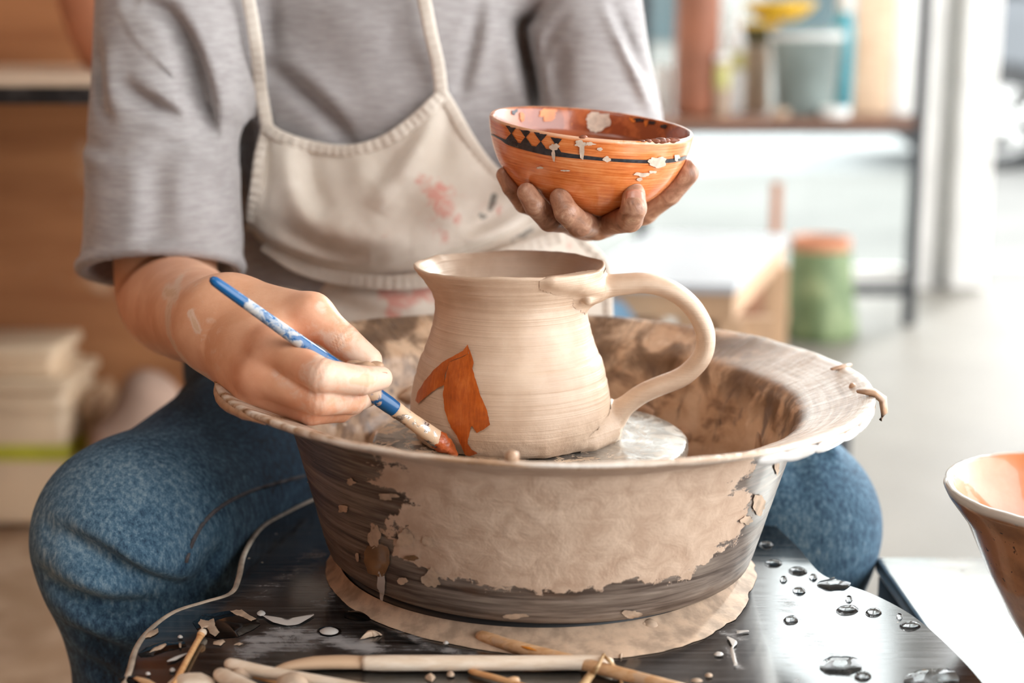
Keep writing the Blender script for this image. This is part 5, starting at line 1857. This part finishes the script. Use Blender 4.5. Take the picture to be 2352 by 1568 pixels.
for i, (poly, m_, h_) in enumerate([
    (c6([(530, 90), (600, 40), (760, 12), (900, 0), (1010, 60), (1040, 110), (980, 150), (870, 200), (720, 215), (620, 200), (560, 140)]), MAT_PUDDLE, .0009),
    (c6([(120, 330), (180, 280), (330, 230), (360, 245), (470, 240), (485, 270), (400, 295), (330, 310), (230, 345), (140, 352)]), MAT_PUDDLE, .0009),
    (ell(828, 1412, 38, 12), MAT_PUDDLE, .0007), (ell(756, 1449.5, 28, 12), MAT_PUDDLE, .0005), (ell(1538, 1463, 24, 8.5), MAT_PUDDLE, .0005), (ell(300, 1560, 28, 9), MAT_PUDDLE, .0006)]):
    mk('puddle', dome(poly, Zd, h_, 20 + i, wob=1.5), m_, wheel)
for i, (poly, h_) in enumerate([
    (c6([(570, 100), (590, 70), (650, 85), (690, 60), (700, 120), (735, 170), (700, 200), (660, 175), (640, 130), (600, 140)]), .0006), (c6([(810, 5), (900, 0), (960, 40), (1010, 70), (970, 85), (900, 50), (840, 30)]), .0006),
    (c6([(200, 320), (240, 285), (330, 250), (340, 262), (290, 300)]), .0007), (c6([(425, 250), (450, 255), (445, 285), (430, 280)]), .0006), (c6([(165, 205), (200, 165), (270, 140), (275, 165), (230, 200), (180, 210)]), .0005),
    (c6([(685, 260), (690, 235), (760, 222), (780, 240), (740, 270)]), .0008), (c6([(1785, 228), (1830, 180), (1880, 165), (1955, 185), (1900, 200), (1830, 210)]), .0028), (c6([(840, 262), (880, 248), (915, 255), (880, 268)]), .0006),
    ([(1478, 1441), (1500, 1432), (1512, 1440), (1495, 1450)], .004), ([(975, 1556), (990, 1548), (1000, 1556), (992, 1566)], .0022), ([(1420, 1508), (1432, 1503), (1426, 1514)], .0015)]):
    mk('clay_splash', dome(poly, Zd + (.0008 if i < 4 else .0002), h_, 40 + i, wob=2.4, freq=.16, dens=3), MAT_DRYCLAY, wheel)
for i, (poly, h_) in enumerate([
    (ell(756, 1449, 22, 8.5), .0016), (ell(1538, 1462.5, 19, 6), .0014), (ell(1651, 1502, 11, 4), .0012), (ribbon(c6([(1050, 40), (1140, 78), (1240, 98), (1330, 85), (1440, 35)]), [1, 9, 12, 11, 3]), .0006),
    (ribbon(c6([(340, 385), (400, 365), (490, 325)]), [2, 8, 2]), .0006), (ell(414, 1462, 6, 3), .001), (ell(396, 1538, 7, 4), .001), (ell(340, 1547, 6, 3), .001), (ell(1035, 1549, 9, 4.5), .002), (ell(600, 1408, 10, 6), .0012),
    (ribbon([(1670, 1462), (1690, 1474), (1680, 1492), (1690, 1528)], [3, 6, 5, 8]), .0006), (ribbon([(1692, 1452), (1720, 1448)], [7, 3]), .0006), (ell(1628, 1551, 9, 4), .0012), (ell(1600, 1563, 14, 4), .0012), (ell(930, 1420, 5, 3), .001), (ell(1024, 1476, 7, 3), .0012)]):
    mk('slip_splash', dome(poly, Zd + .0007, h_, 70 + i, wob=.8, freq=.15, dens=4), MAT_SLIP if i not in (8, 12, 13) else MAT_DRYCLAY, wheel)
for i, (x, y, a, b) in enumerate([(1777, 1292, 20, 6), (1832, 1310, 22, 7), (1915, 1340, 38, 13), (1835, 1357, 16, 5), (1816, 1422, 18, 6), (1946, 1400, 26, 8), (2006, 1406, 18, 6), (2090, 1436, 24, 8), (1930, 1528, 50, 22), (2140, 1560, 66, 26), (1982, 1552, 20, 8), (1868, 1325, 10, 4), (1800, 1330, 9, 3), (1950, 1375, 8, 3), (1760, 1250, 16, 5), (2066, 1415, 7, 3)]):
    mk('water_drop', dome(ell(x, y, a, b), Zd + .0002, .0022 if a < 30 else .0014, 90 + i, wob=a * .16, freq=.05, rings=6), MAT_WATER, wheel)

# ================================================================== WOODEN TOOLS ON THE DECK
def mat_wood(name, c1, c2, clay=0.0, sc=1.0):
    M = Mat(name, 0.55)
    o = M.co()
    g = M.noise(M.map(o, (60 * sc, 300 * sc, 300 * sc)), 1.0, 5, 0.6, 0.4)
    c = M.mix(M.step(g, 0.3, 0.7), c1, c2)
    if clay:
        n = M.noise(o, 60, 5, 0.6, 0.5)
        c = M.mix(M.step(n, 0.62 - clay * .3, 0.68 - clay * .3), c, (206, 172, 140))
    M.set('Base Color', c)
    M.bump(g, 0.2, 0.0006)
    return M.m
WD_PALE = mat_wood('bleached_wood', (218, 194, 168), (236, 218, 198))
WD_TAN = mat_wood('tan_wood', (198, 150, 104), (226, 186, 144), .25)
WD_ORANGE = mat_wood('orange_wood', (204, 146, 92), (224, 176, 126))
WD_CLAY = mat_wood('clay_coated_wood', (206, 168, 130), (222, 190, 156), .8)
MAT_FIBRE = mat_wood('dry_fibre', (170, 134, 92), (200, 166, 122))
MAT_ORANGEDAB = plain('orange_dab', (226, 140, 40), 0.4, 0.2, 80)

def rod(px, r, lift=0.0, flat=1.0, n=14, sub=6):
    """round stick lying on the deck along pixel points (px, py[, extra height])"""
    pts = []
    rr = np.asarray(r if np.ndim(r) else [r] * len(px), float)
    for p, q in zip(px, rr):
        h = DECK + q * flat + .0008 + lift + (p[2] if len(p) > 2 else 0)
        pts.append(on_plane(p[0], p[1], h))
    path = catmull(pts, sub)
    rad = np.interp(np.linspace(0, 1, len(path)), np.linspace(0, 1, len(rr)), rr)
    return tube(path, rad, n, flat)
def tool(name, label, cat='clay tool', base=None):
    return thing(name, base, label, cat, None)

# long flat knife
kn_ = tool('wooden_knife', 'long pale wooden modelling knife with clay caked blade, lying across the deck', base=on_plane(1000, 1525, DECK))
mk('handle', rod([(835, 1522), (900, 1522), (1050, 1522), (1200, 1522), (1320, 1521), (1380, 1521), (1402, 1520)], [.0046, .0050, .0049, .0047, .0047, .0045, .0030], flat=.85), WD_PALE, kn_)
mk('blade', rod([(615, 1543), (660, 1530), (720, 1522), (790, 1520), (850, 1522)], [.0008, .0036, .0052, .0056, .0050], flat=.62), WD_CLAY, kn_)
# short rounded stick under the knife
s1 = tool('wooden_stick', 'tan round stick with an orange dab, poking out under the long knife', base=on_plane(1300, 1505, DECK))
mk('shaft', rod([(1104, 1459), (1112, 1462), (1200, 1489), (1300, 1514), (1420, 1545), (1570, 1585)], [.0022, .0034, .0036, .0036, .0036, .0036]), WD_TAN, s1)
mk('orange_dab', rod([(1185, 1478, .0054), (1215, 1488, .0054), (1238, 1494, .0054)], [.0008, .0016, .0008], flat=.4), MAT_ORANGEDAB, s1)
s2 = tool('wooden_stick', 'pale round stick with a lump of clay near its end, beside the knife blade', base=on_plane(640, 1548, DECK))
mk('shaft', rod([(528, 1525, .003), (536, 1526, .003), (620, 1545, .002), (720, 1562, .001), (900, 1595)], [.0026, .0034, .0034, .0034, .0034]), WD_PALE, s2)
mk('clay_lump', blob(on_plane(560, 1546, DECK + .004), (.0065, .0045, .0042), 77, 3, .4), MAT_DRYCLAY, s2)
s3 = tool('skewer', 'thin wooden skewer with rounded tip leaning over a dark puddle', base=on_plane(430, 1510, DECK))
mk('shaft', rod([(462, 1456, .001), (455, 1470), (430, 1515), (396, 1580)], [.0024, .0017, .0017, .0018], n=10), WD_ORANGE, s3)
mk('tip', blob(on_plane(465, 1452, DECK + .0028), (.0026, .0030, .0022), 31, 2, .1), WD_PALE, s3)
s4 = tool('skewer', 'thin pointed skewer in front of the long knife handle', base=on_plane(1140, 1558, DECK))
mk('shaft', rod([(1078, 1541), (1090, 1544), (1150, 1560), (1230, 1585)], [.0010, .0017, .0018, .0018], n=10), WD_ORANGE, s4)
mk('clay_bit', blob(on_plane(1178, 1562, DECK + .003), (.004, .003, .002), 33, 2, .4), WD_TAN, s4)
s5 = tool('wooden_stick', 'short thick white stub of wood next to the clay lump', base=on_plane(530, 1570, DECK))
mk('shaft', rod([(502, 1548), (512, 1552), (560, 1575), (620, 1605)], [.0030, .0042, .0042, .0042]), WD_PALE, s5)
s6 = tool('skewer', 'slim orange skewer under the clay lumped stick', base=on_plane(610, 1560, DECK))
mk('shaft', rod([(570, 1548), (610, 1559), (680, 1578)], [.0015, .0016, .0016], n=10), WD_ORANGE, s6)
cb = mk('clay_ball', blob(on_plane(672, 1572, DECK + .006), (.0085, .007, .0065), 12, 3, .15), MAT_DRYCLAY, label='small greyish clay ball between the sticks', cat='clay')
w1 = mk('wooden_rib', dome([(385, 1568), (398, 1556), (430, 1550), (470, 1549), (492, 1560), (500, 1585), (470, 1600), (400, 1598)], DECK + .0005, .005, 3, wob=.5, rings=9), WD_PALE, label='flat rounded wooden rib lying behind the skewer', cat='clay tool')
w2 = mk('wood_chip', rod([(312, 1556), (335, 1566), (365, 1585)], [.0014, .0026, .0028], flat=.5), WD_TAN, label='small tan chip of wood near the deck corner', cat='wood chip')
tw = tool('fibre_twine', 'scrap of dry fibre twine looped over the knife end', 'twine', base=on_plane(1385, 1540, DECK))
mk('strand', rod([(1335, 1580, .000), (1358, 1548, .002), (1372, 1532, .009), (1382, 1512, .010), (1388, 1502, .004)], [.0026, .0022, .0012, .0010, .0006], n=8), MAT_FIBRE, tw)
mk('strand', rod([(1385, 1504, .006), (1398, 1516, .008), (1412, 1532, .004), (1422, 1552), (1432, 1580)], [.0008, .0011, .0011, .0010, .0009], n=8), MAT_FIBRE, tw)

# ================================================================== METAL SIDE TABLE AND BIG BOWL
TZ = 0.485
def mat_steel():
    M = Mat('brushed_steel', 0.25, metal=0.85)
    o = M.co()
    n = M.noise(M.map(o, (8, 40, 8)), 1.0, 5, 0.6)
    sp = M.noise(o, 30, 4, 0.6)
    c = M.mix(M.step(n, 0.3, 0.7), (176, 178, 178), (206, 207, 205))
    c = M.mix(M.math('MULTIPLY', M.step(sp, 0.63, 0.7), 0.6), c, (110, 110, 106))
    M.set('Base Color', c)
    M.set('Roughness', M.math('MULTIPLY_ADD', n, 0.25, 0.12))
    return M.m
st_t = thing('steel_table', (.60, .72, 0), 'low steel topped side table with black frame carrying a big orange bowl', 'table')
c0 = on_plane(2010, 1277, TZ); x0, y1 = c0[0], c0[1]
mk('table_top', box(((x0 + 1.0) / 2, (y1 + .40) / 2, TZ - .006), (1.0 - x0, y1 - .40, .012), bev=.003), mat_steel(), st_t)
mk('table_frame', box(((x0 + 1.0) / 2, (y1 + .40) / 2, TZ - .032), (1.0 - x0 - .004, y1 - .404, .040), bev=.003), MAT_BLACKSTEEL, st_t)
for lx in (x0 + .03, .97):
    for ly in (.43, y1 - .03):
        mk('leg', box((lx, ly, (TZ - .05) / 2), (.035, .035, TZ - .05)), MAT_BLACKSTEEL, st_t)
bb_c = at(2500, 1125, .85)
BR_ = .0835
hb = bb_c[2] - TZ - .001
bprof = [(0, .001), (.027, 0), (.029, .003), (.030, .010), (.0415, .028), (.0555, .055), (.0690, .085), (BR_ - .002, hb - .006), (BR_, hb - .002), (BR_ - .0005, hb + .001), (BR_ - .003, hb + .0018), (BR_ - .0055, hb), (BR_ - .009, hb - .010), (.064, .085), (.050, .055), (.036, .030), (.02, .016), (0, .013)]
ARC_R = float(np.cumsum(np.hypot(np.diff(np.array(bprof)[:, 0]), np.diff(np.array(bprof)[:, 1])))[8])
def mat_bigbowl():
    M = Mat('speckled_orange_glaze', 0.2)
    uv = M.co('UV')
    v = M.xyz(uv)[1]
    o = M.co()
    n = M.noise(o, 30, 5, 0.6)
    sp = M.step(M.noise(o, 240, 3, 0.5), 0.66, 0.7)
    out_c = M.mix(M.step(n, 0.35, 0.65), (142, 96, 62), (196, 134, 88))
    out_c = M.mix(sp, out_c, (84, 54, 36))
    in_c = M.mix(M.step(n, 0.4, 0.7), (212, 132, 80), (220, 148, 98))
    in_c = M.mix(M.math('MULTIPLY', M.step(M.noise(o, 40, 4, 0.6, 0.6), 0.6, 0.66), 0.5), in_c, (222, 196, 174))
    arc_r = ARC_R
    c = M.mix(M.step(v, arc_r, arc_r + .004), out_c, in_c)
    rim = M.math('MULTIPLY', M.step(v, arc_r - .006, arc_r - .003), M.step(v, arc_r + .006, arc_r + .003))
    M.set('Base Color', M.mix(rim, c, (214, 204, 192)))
    M.set('Coat Weight', 0.5)
    return M.m
mk('orange_bowl', lathe(bprof, 128, (bb_c[0], bb_c[1], TZ + .001), lambda T_, A_, R_, Z_: (0, .0009 * fbm(np.stack((np.sin(T_) * 9, np.cos(T_) * 9, Z_ * 20), -1), 2, 5) * (Z_ > hb - .008))), mat_bigbowl(), org=(bb_c[0], bb_c[1], TZ),
   label='big speckled orange conical bowl with a pale rim on the steel table', cat='bowl')

# ================================================================== LEFT BACKGROUND
MAT_TABLETOP = plain('pale_table_top', (214, 190, 164), 0.55, 0.1, 10)
MAT_TERRA = plain('terracotta', (206, 140, 106), 0.7, 0.12, 14)
def mat_tedge():
    M = Mat('black_table_edge_with_clay', 0.5)
    n = M.noise(M.co(), 12, 4, 0.6)
    n2 = M.noise(M.co(), 30, 4, 0.6)
    c = M.mix(M.step(n2, 0.4, 0.7), (24, 24, 26), (72, 68, 68))
    M.set('Base Color', M.mix(M.step(n, 0.60, 0.66), c, (216, 180, 152)))
    return M.m
wt = thing('work_table', (-1.1, 2.2, 0), 'deep work table with pale top and clay spotted black edge by the plywood', 'table')
tz = at(100, 184, 1.75)[2]
mk('table_top', box((-1.05, 2.235, tz - .004), (1.50, .97, .008)), MAT_TABLETOP, wt, smooth=False)
mk('table_edge', box((-1.05, 2.235, tz - .018), (1.505, .975, .020)), mat_tedge(), wt, smooth=False)
for lx in (-1.76, -.325):
    for ly in (1.80, 2.66):
        if lx < -1 or ly > 2: mk('leg', box((lx, ly, (tz - .03) / 2), (.05, .05, tz - .03)), MAT_BLACKSTEEL, wt, smooth=False)
        else: mk('leg', box((lx, ly, (tz - .03) / 2), (.04, .04, tz - .03)), WD_TAN, wt, smooth=False)
pc = at(292, 146, 2.25)
mk('terracotta_pot', lathe([(0, 0), (.055, 0), (.062, .006), (.082, .05), (.095, .10), (.098, .15), (.092, .19), (.085, .21), (.092, .22), (.088, .225), (.080, .21), (.088, .17), (.085, .08), (.05, .012), (0, .01)], 64, (pc[0], pc[1], tz)), MAT_TERRA, org=(pc[0], pc[1], tz), label='round terracotta pot standing on the work table', cat='pot')
# stacked tubs on the floor
MAT_TUB = plain('cloudy_plastic', (222, 196, 164), 0.4, 0.08, 6)
MAT_TUBD = plain('tan_card', (190, 154, 120), 0.75, 0.12, 8)
MAT_LIME = plain('lime_strap', (186, 182, 60), 0.5, 0.1, 10)
def tub(name, px0, px1, pyt, pyb, Y, depth, label, m_, strap=None, lid=True):
    a, b = at(px0, pyb, Y), at(px1, pyb, Y)
    z1 = at(px0, pyt, Y)[2]; z0 = max(a[2], 0)
    cx, w = (a[0] + b[0]) / 2, b[0] - a[0]
    t = thing(name, (cx, Y + depth / 2, z0), label, 'tub')
    mk('tub_body', box((cx, Y + depth / 2, (z0 + z1) / 2), (w, depth, z1 - z0), bev=.015), m_, t)
    if lid:
        mk('lid', box((cx, Y + depth / 2, z1 + .008), (w + .016, depth + .016, .022), bev=.008), m_, t)
    mk('rim_rib', box((cx, Y + depth / 2, z1 - .03), (w + .010, depth + .010, .010), bev=.003), m_, t)
    if strap:
        zs = at(px0, strap, Y)[2]
        mk('strap', box((cx, Y + depth / 2, zs), (w + .006, depth + .006, .030), bev=.002), MAT_LIME, t)
    return t
tub('storage_tub', -160, 165, 900, 1208, 2.50, .20, 'cloudy beige storage tub with a lime strap on the floor', MAT_TUB, 1040)
tub('storage_tub', -200, 120, 822, 856, 2.52, .16, 'shallow cream tub stacked on the strapped storage tub', MAT_TUB)
tub('card_box', 198, 236, 905, 1190, 2.56, .14, 'narrow tan card box standing beside the storage tub', MAT_TUBD, 1020, lid=False)
MAT_SACK = plain('mauve_sack', (176, 146, 128), 0.85, 0.15, 12, bump=.3)
Fk = Field((-.85, 2.30, 0), (-.50, 2.72, .36), .012)
D = Fk.new()
kc = at(285, 950, 2.50)
Fk.cap(D, (kc[0] + .02, 2.52, .10), (kc[0] + .03, 2.54, kc[2] + .02), .085, .05, .05)
Fk.cap(D, (kc[0] - .03, 2.50, kc[2] - .05), (kc[0] + .06, 2.54, kc[2] + .0), .035, .03, .04)
D = np.maximum(D, (.002 - Fk.ax[2])[None, None, :])
mk('clay_sack', Fk.mesh(D.astype(np.float32)), MAT_SACK, label='slumped mauve sack between the card box and the potter\'s knee', cat='sack')
# black bin beyond the other knee
kb = at(1925, 1000, 1.9)
bnb = thing('black_bin', (kb[0], 1.95, 0), 'tall black bin seen between the pan rim and the jeans knee', 'bin')
mk('bin_body', box((at(1920, 1000, 1.9)[0], 1.98, .18), (.055, .12, .36), bev=.008), MAT_BLACKSTEEL, bnb)
mk('bin_rim', box((at(1920, 1000, 1.9)[0], 1.98, .362), (.062, .128, .016), bev=.006), MAT_BLACKSTEEL, bnb)

# ================================================================== RIGHT BACKGROUND: RACK AND ITS THINGS
YR0, YR1 = 4.40, 4.98
rz = at(1800, 272, YR0)[2]
xr = at(2113, 300, YR0)[0]; xl = at(1478, 300, YR0)[0]
rk = thing('shelf_rack', ((xl + xr) / 2, (YR0 + YR1) / 2, 0), 'black steel rack with brown shelf full of pots in front of the window', 'rack')
MAT_SHELF = plain('brown_shelf_board', (126, 84, 60), 0.5, 0.15, 8)
for xx in (xl, xr):
    for yy in (YR0 + .016,):
        mk('post', box((xx, yy, 1.0), (.032, .032, 2.0)), MAT_BLACKSTEEL, rk, smooth=False)
mk('shelf', box(((xl + xr) / 2, (YR0 + YR1) / 2, rz - .014), (xr - xl, YR1 - YR0, .028)), MAT_SHELF, rk, smooth=False)
mk('shelf', box(((xl + xr) / 2, (YR0 + YR1) / 2, 1.50), (xr - xl, YR1 - YR0, .028)), MAT_SHELF, rk, smooth=False)
zb = at(2000, 672, YR0)[2]
for yy in (YR0 + .016,):
    mk('rail', box(((xl + xr) / 2, yy, zb), (xr - xl, .02, .024)), MAT_BLACKSTEEL, rk, smooth=False)
    mk('rail', box(((xl + xr) / 2, yy, rz - .035), (xr - xl, .02, .024)), MAT_BLACKSTEEL, rk, smooth=False)

def on_shelf(px): return at(px, 268, YR0 + .16)[0]
S_ = (YR0 + .16) / F / 1.01          # metres per pixel there
def can(name, px0, px1, pytop, m_, label, cat, prof=None, Y=YR0 + .16, parts=()):
    x0, x1 = at(px0, 268, Y)[0], at(px1, 268, Y)[0]
    r = (x1 - x0) / 2
    h = at(px0, pytop, Y)[2] - rz
    prof = prof or [(0, 0), (.92, 0), (1, .03), (1, .97), (.96, 1.0), (.9, 1.0), (.9, .1), (0, .08)]
    t = thing(name, ((x0 + x1) / 2, Y, rz), label, cat)
    mk('body', lathe([(a * r, b * h) for a, b in prof], 40, ((x0 + x1) / 2, Y, rz)), m_, t)
    for nm, z0, z1, rr, mm in parts:
        mk(nm, lathe([(0, z0 * h), (rr * r * .97, z0 * h), (rr * r, z0 * h + .004), (rr * r, z1 * h - .004), (rr * r * .97, z1 * h), (0, z1 * h)], 40, ((x0 + x1) / 2, Y, rz)), mm, t)
    return t
M_RED = plain('red_brown_clay_pipe', (150, 90, 62), 0.6, 0.15, 8)
M_GREY = plain('grey_green_enamel', (140, 152, 148), 0.45, 0.18, 9)
M_YEL = plain('yellow_enamel', (232, 184, 44), 0.4, 0.1, 9)
M_OLIVE = plain('olive_glaze', (96, 88, 52), 0.5, 0.2, 9)
M_TIN = plain('beige_tin', (186, 160, 136), 0.5, 0.15, 12)
M_BLUE = plain('blue_plastic', (70, 176, 200), 0.35, 0.12, 8)
M_WHT = plain('white_plastic', (232, 232, 228), 0.4, 0.05, 10)
M_LEM = plain('lemon_label', (196, 190, 120), 0.5, 0.1, 14)
M_PLY2 = mat_wood('birch_board', (214, 180, 146), (232, 206, 176), 0, .2)
can('clay_pipe', 1547, 1650, -260, M_RED, 'tall red-brown clay cylinder on the rack shelf', 'cylinder')
can('enamel_bucket', 1762, 1932, 66, M_GREY, 'grey-green bucket with pale rim beside the blue bottle', 'bucket', [(0, 0), (.72, 0), (.75, .02), (.97, .93), (1.02, .95), (1.02, 1.0), (.95, 1.0), (.70, .05), (0, .04)], parts=[('rim_band', .88, .985, 1.0, M_WHT)])
can('beige_tin', 1690, 1764, 104, M_TIN, 'beige tin with olive and yellow bowls stacked on it', 'tin', Y=YR0 + .38)
can('blue_bottle', 1903, 1953, -30, M_BLUE, 'turquoise bottle with white cap next to the bucket', 'bottle', [(0, 0), (.95, 0), (1, .02), (1, .62), (.9, .72), (.55, .78), (.5, .82), (0, .82)], Y=YR0 + .36, parts=[('cap', .80, 1.0, .62, M_WHT)])
can('lemon_jar', 1640, 1674, 140, M_TIN, 'small jar with lemon yellow label standing by the clay cylinder', 'jar', Y=YR0 + .10, parts=[('lid', 1.0, 1.12, 1.02, M_WHT), ('label_band', .5, .92, 1.03, M_LEM)])
can('white_bottle', 1664, 1706, 20, M_WHT, 'white bottle with lemon label between the tin and the cylinder', 'bottle', [(0, 0), (.95, 0), (1, .02), (1, .7), (.5, .85), (.45, 1.0), (0, 1.0)], Y=YR0 + .26, parts=[('label_band', .42, .60, 1.02, M_LEM)])
can('white_cup', 1492, 1540, 150, M_WHT, 'white cup at the window end of the shelf', 'cup', Y=YR0 + .28)
can('white_saucer', 1884, 1950, 246, M_WHT, 'small white dish in front of the turquoise bottle', 'dish', Y=YR0 + .045)
can('white_saucer', 1770, 1812, 250, M_TIN, 'small beige dish in front of the bucket', 'dish', Y=YR0 + .045)
def bowl_at(name, px0, px1, py0, py1, Y, m_, label, m2=None):
    a, b = at(px0, py1, Y), at(px1, py1, Y)
    r, z0, h = (b[0] - a[0]) / 2, a[2], at(px0, py0, Y)[2] - a[2]
    c = ((a[0] + b[0]) / 2, Y, z0)
    t = thing(name, c, label, 'bowl')
    mk('body', lathe([(0, 0), (.45 * r, 0), (.5 * r, .05 * h), (.85 * r, .5 * h), (r * .98, .8 * h), (r * .93, .8 * h), (.4 * r, .15 * h), (0, .12 * h)], 40, c), m_, t)
    mk('rim', lathe([(r * .94, .78 * h), (r * .99, .78 * h), (r, h * .97), (r * .97, h), (r * .92, h), (r * .92, .78 * h)], 40, c), m2 or m_, t)
bowl_at('olive_bowl', 1690, 1790, 50, 103, YR0 + .38, M_OLIVE, 'olive bowl with yellow rim on top of the beige tin', M_YEL)
bowl_at('yellow_bowl', 1706, 1872, 4, 49, YR0 + .38, M_YEL, 'wide yellow bowl stacked over the olive bowl')
def slab(name, px0, px1, pytop, Y, th, m_, label, cat):
    x0, x1 = at(px0, 268, Y)[0], at(px1, 268, Y)[0]
    h = at(px0, pytop, Y)[2] - rz
    return mk(name, box(((x0 + x1) / 2, Y, rz + h / 2), (x1 - x0, th, h), bev=.004), m_, org=((x0 + x1) / 2, Y, rz), label=label, cat=cat)
slab('birch_board', 1957, 2040, -120, YR0 + .20, .03, M_PLY2, 'tall birch board leaning upright on the rack beside the turquoise bottle', 'board')
slab('cream_board', 2044, 2096, -160, YR0 + .22, .03, M_WHT, 'narrow cream board standing by the black rack post', 'board')

# ---- low white table, things under it, stump
wz = .46
wtb = thing('white_table', (at(1560, 655, 2.39)[0], 2.7, 0), 'low table with glossy white top and wooden sides behind the mug', 'table')
A_, B_ = on_plane(1690, 656, wz), on_plane(1806, 537, wz)
ed = (B_ - A_)[:2]; eL = np.linalg.norm(ed); ed /= eL
pr_ = np.array((-ed[1], ed[0]))
Wd = .62
corn = [A_[:2], A_[:2] + ed * eL, A_[:2] + ed * eL + pr_ * Wd, A_[:2] + pr_ * Wd]
front_l = on_plane(1380, 647, wz)[:2]
corn = [A_[:2], B_[:2], B_[:2] + (front_l - A_[:2]) * 1.25, A_[:2] + (front_l - A_[:2]) * 1.25]
MAT_GLOSSW = plain('glossy_white_laminate', (176, 179, 183), 0.45, 0.04, 6)
mk('table_top', prism(corn, wz - .014, wz, .002), MAT_GLOSSW, wtb, smooth=False)
cc = np.mean(corn, 0)
mk('wooden_frame', prism([cc + (np.array(p) - cc) * .97 for p in corn], wz - .060, wz - .0145), MAT_TUBD, wtb, smooth=False)
for p in corn:
    q = cc + (np.array(p) - cc) * .90
    mk('leg', box((q[0], q[1], (wz - .06) / 2), (.045, .045, wz - .06), bev=.004), MAT_TUBD, wtb, smooth=False)
q = cc + (np.array(corn[0]) - cc) * .7
mk('side_panel', box((q[0] + .00, q[1] - .06, .26), (.16, .02, .28)), MAT_TUBD, wtb, smooth=False)
bp = at(1450, 690, 2.44)
bn = thing('white_bin', (bp[0], 2.50, 0), 'white storage bin with black hand slot under the white table', 'bin')
mk('bin_body', box((bp[0], 2.52, .19), (.12, .14, .38), bev=.01), plain('cream_plastic', (226, 208, 188), 0.5, 0.06, 8), bn)
sl_ = at(1446, 672, 2.445)
mk('hand_slot', box((sl_[0], 2.447, sl_[2]), (.045, .006, .010), bev=.002), MAT_PUDDLE, bn)
bq = at(1405, 706, 2.38)
mk('blue_bag', prism([(bq[0] - .04, 2.36), (bq[0] + .035, 2.36), (bq[0] + .02, 2.42), (bq[0] - .04, 2.42)], .0, bq[2] + .01, .02), plain('blue_bag', (120, 160, 190), 0.5, 0.2, 12), label='blue bag on the floor beside the white bin', cat='bag', smooth=False)
# green stump stool with terracotta top
def mat_moss():
    M = Mat('mossy_green_glaze', 0.6)
    n = M.noise(M.co(), 12, 5, 0.6, 0.6)
    M.set('Base Color', M.ramp(n, [(0.3, (66, 84, 52)), (0.5, (104, 122, 82)), (0.68, (134, 146, 104))]))
    M.bump(n, 0.6, 0.01)
    return M.m
sx0, sx1 = at(1800, 728, 4.20)[0], at(1968, 728, 4.20)[0]
sr_ = (sx1 - sx0) / 2; scx = (sx0 + sx1) / 2
sh_ = at(1880, 548, 4.20)[2]
stp = thing('stump_planter', (scx, 4.24, 0), 'mossy green stump shaped planter with terracotta top on the floor', 'planter')
mk('trunk', lathe([(0, 0), (1.04 * sr_, 0), (1.06 * sr_, .02), (1.0 * sr_, .08), (.90 * sr_, .14), (.84 * sr_, sh_ * .86), (.82 * sr_, sh_ * .88), (0, sh_ * .88)], 60, (scx, 4.24, 0), lambda T_, A_, R_, Z_: (.012 * fbm(np.stack((np.sin(T_) * 3, np.cos(T_) * 3, Z_ * 6), -1), 3, 9) * (R_ > .02), 0)), mat_moss(), stp)
mk('terracotta_top', lathe([(0, sh_ * .88), (.80 * sr_, sh_ * .88), (.82 * sr_, sh_ * .95), (.80 * sr_, sh_), (.70 * sr_, sh_), (.68 * sr_, sh_ * .93), (0, sh_ * .92)], 50, (scx, 4.24, 0)), MAT_TERRA, stp)
pk = at(1768, 640, 3.9)
mk('clay_jar', lathe([(0, 0), (.05, 0), (.065, .05), (.07, .12), (.06, .18), (.05, .2), (.045, .2), (.05, .12), (0, .02)], 40, (pk[0], 4.0, 0)), plain('brown_jar', (182, 130, 100), 0.6, .15, 10), label='brown clay jar on the floor between table and green planter', cat='jar')
sk_ = at(1781, 515, 4.10)
mk('wooden_stake', box((sk_[0], 4.10, at(1781, 418, 4.10)[2] / 2), (.026, .026, at(1781, 418, 4.10)[2]), bev=.003), plain('red_brown_wood', (172, 116, 84), 0.6, .1, 10), org=(sk_[0], 4.10, 0), label='upright red-brown wooden stake behind the white table', cat='stake')
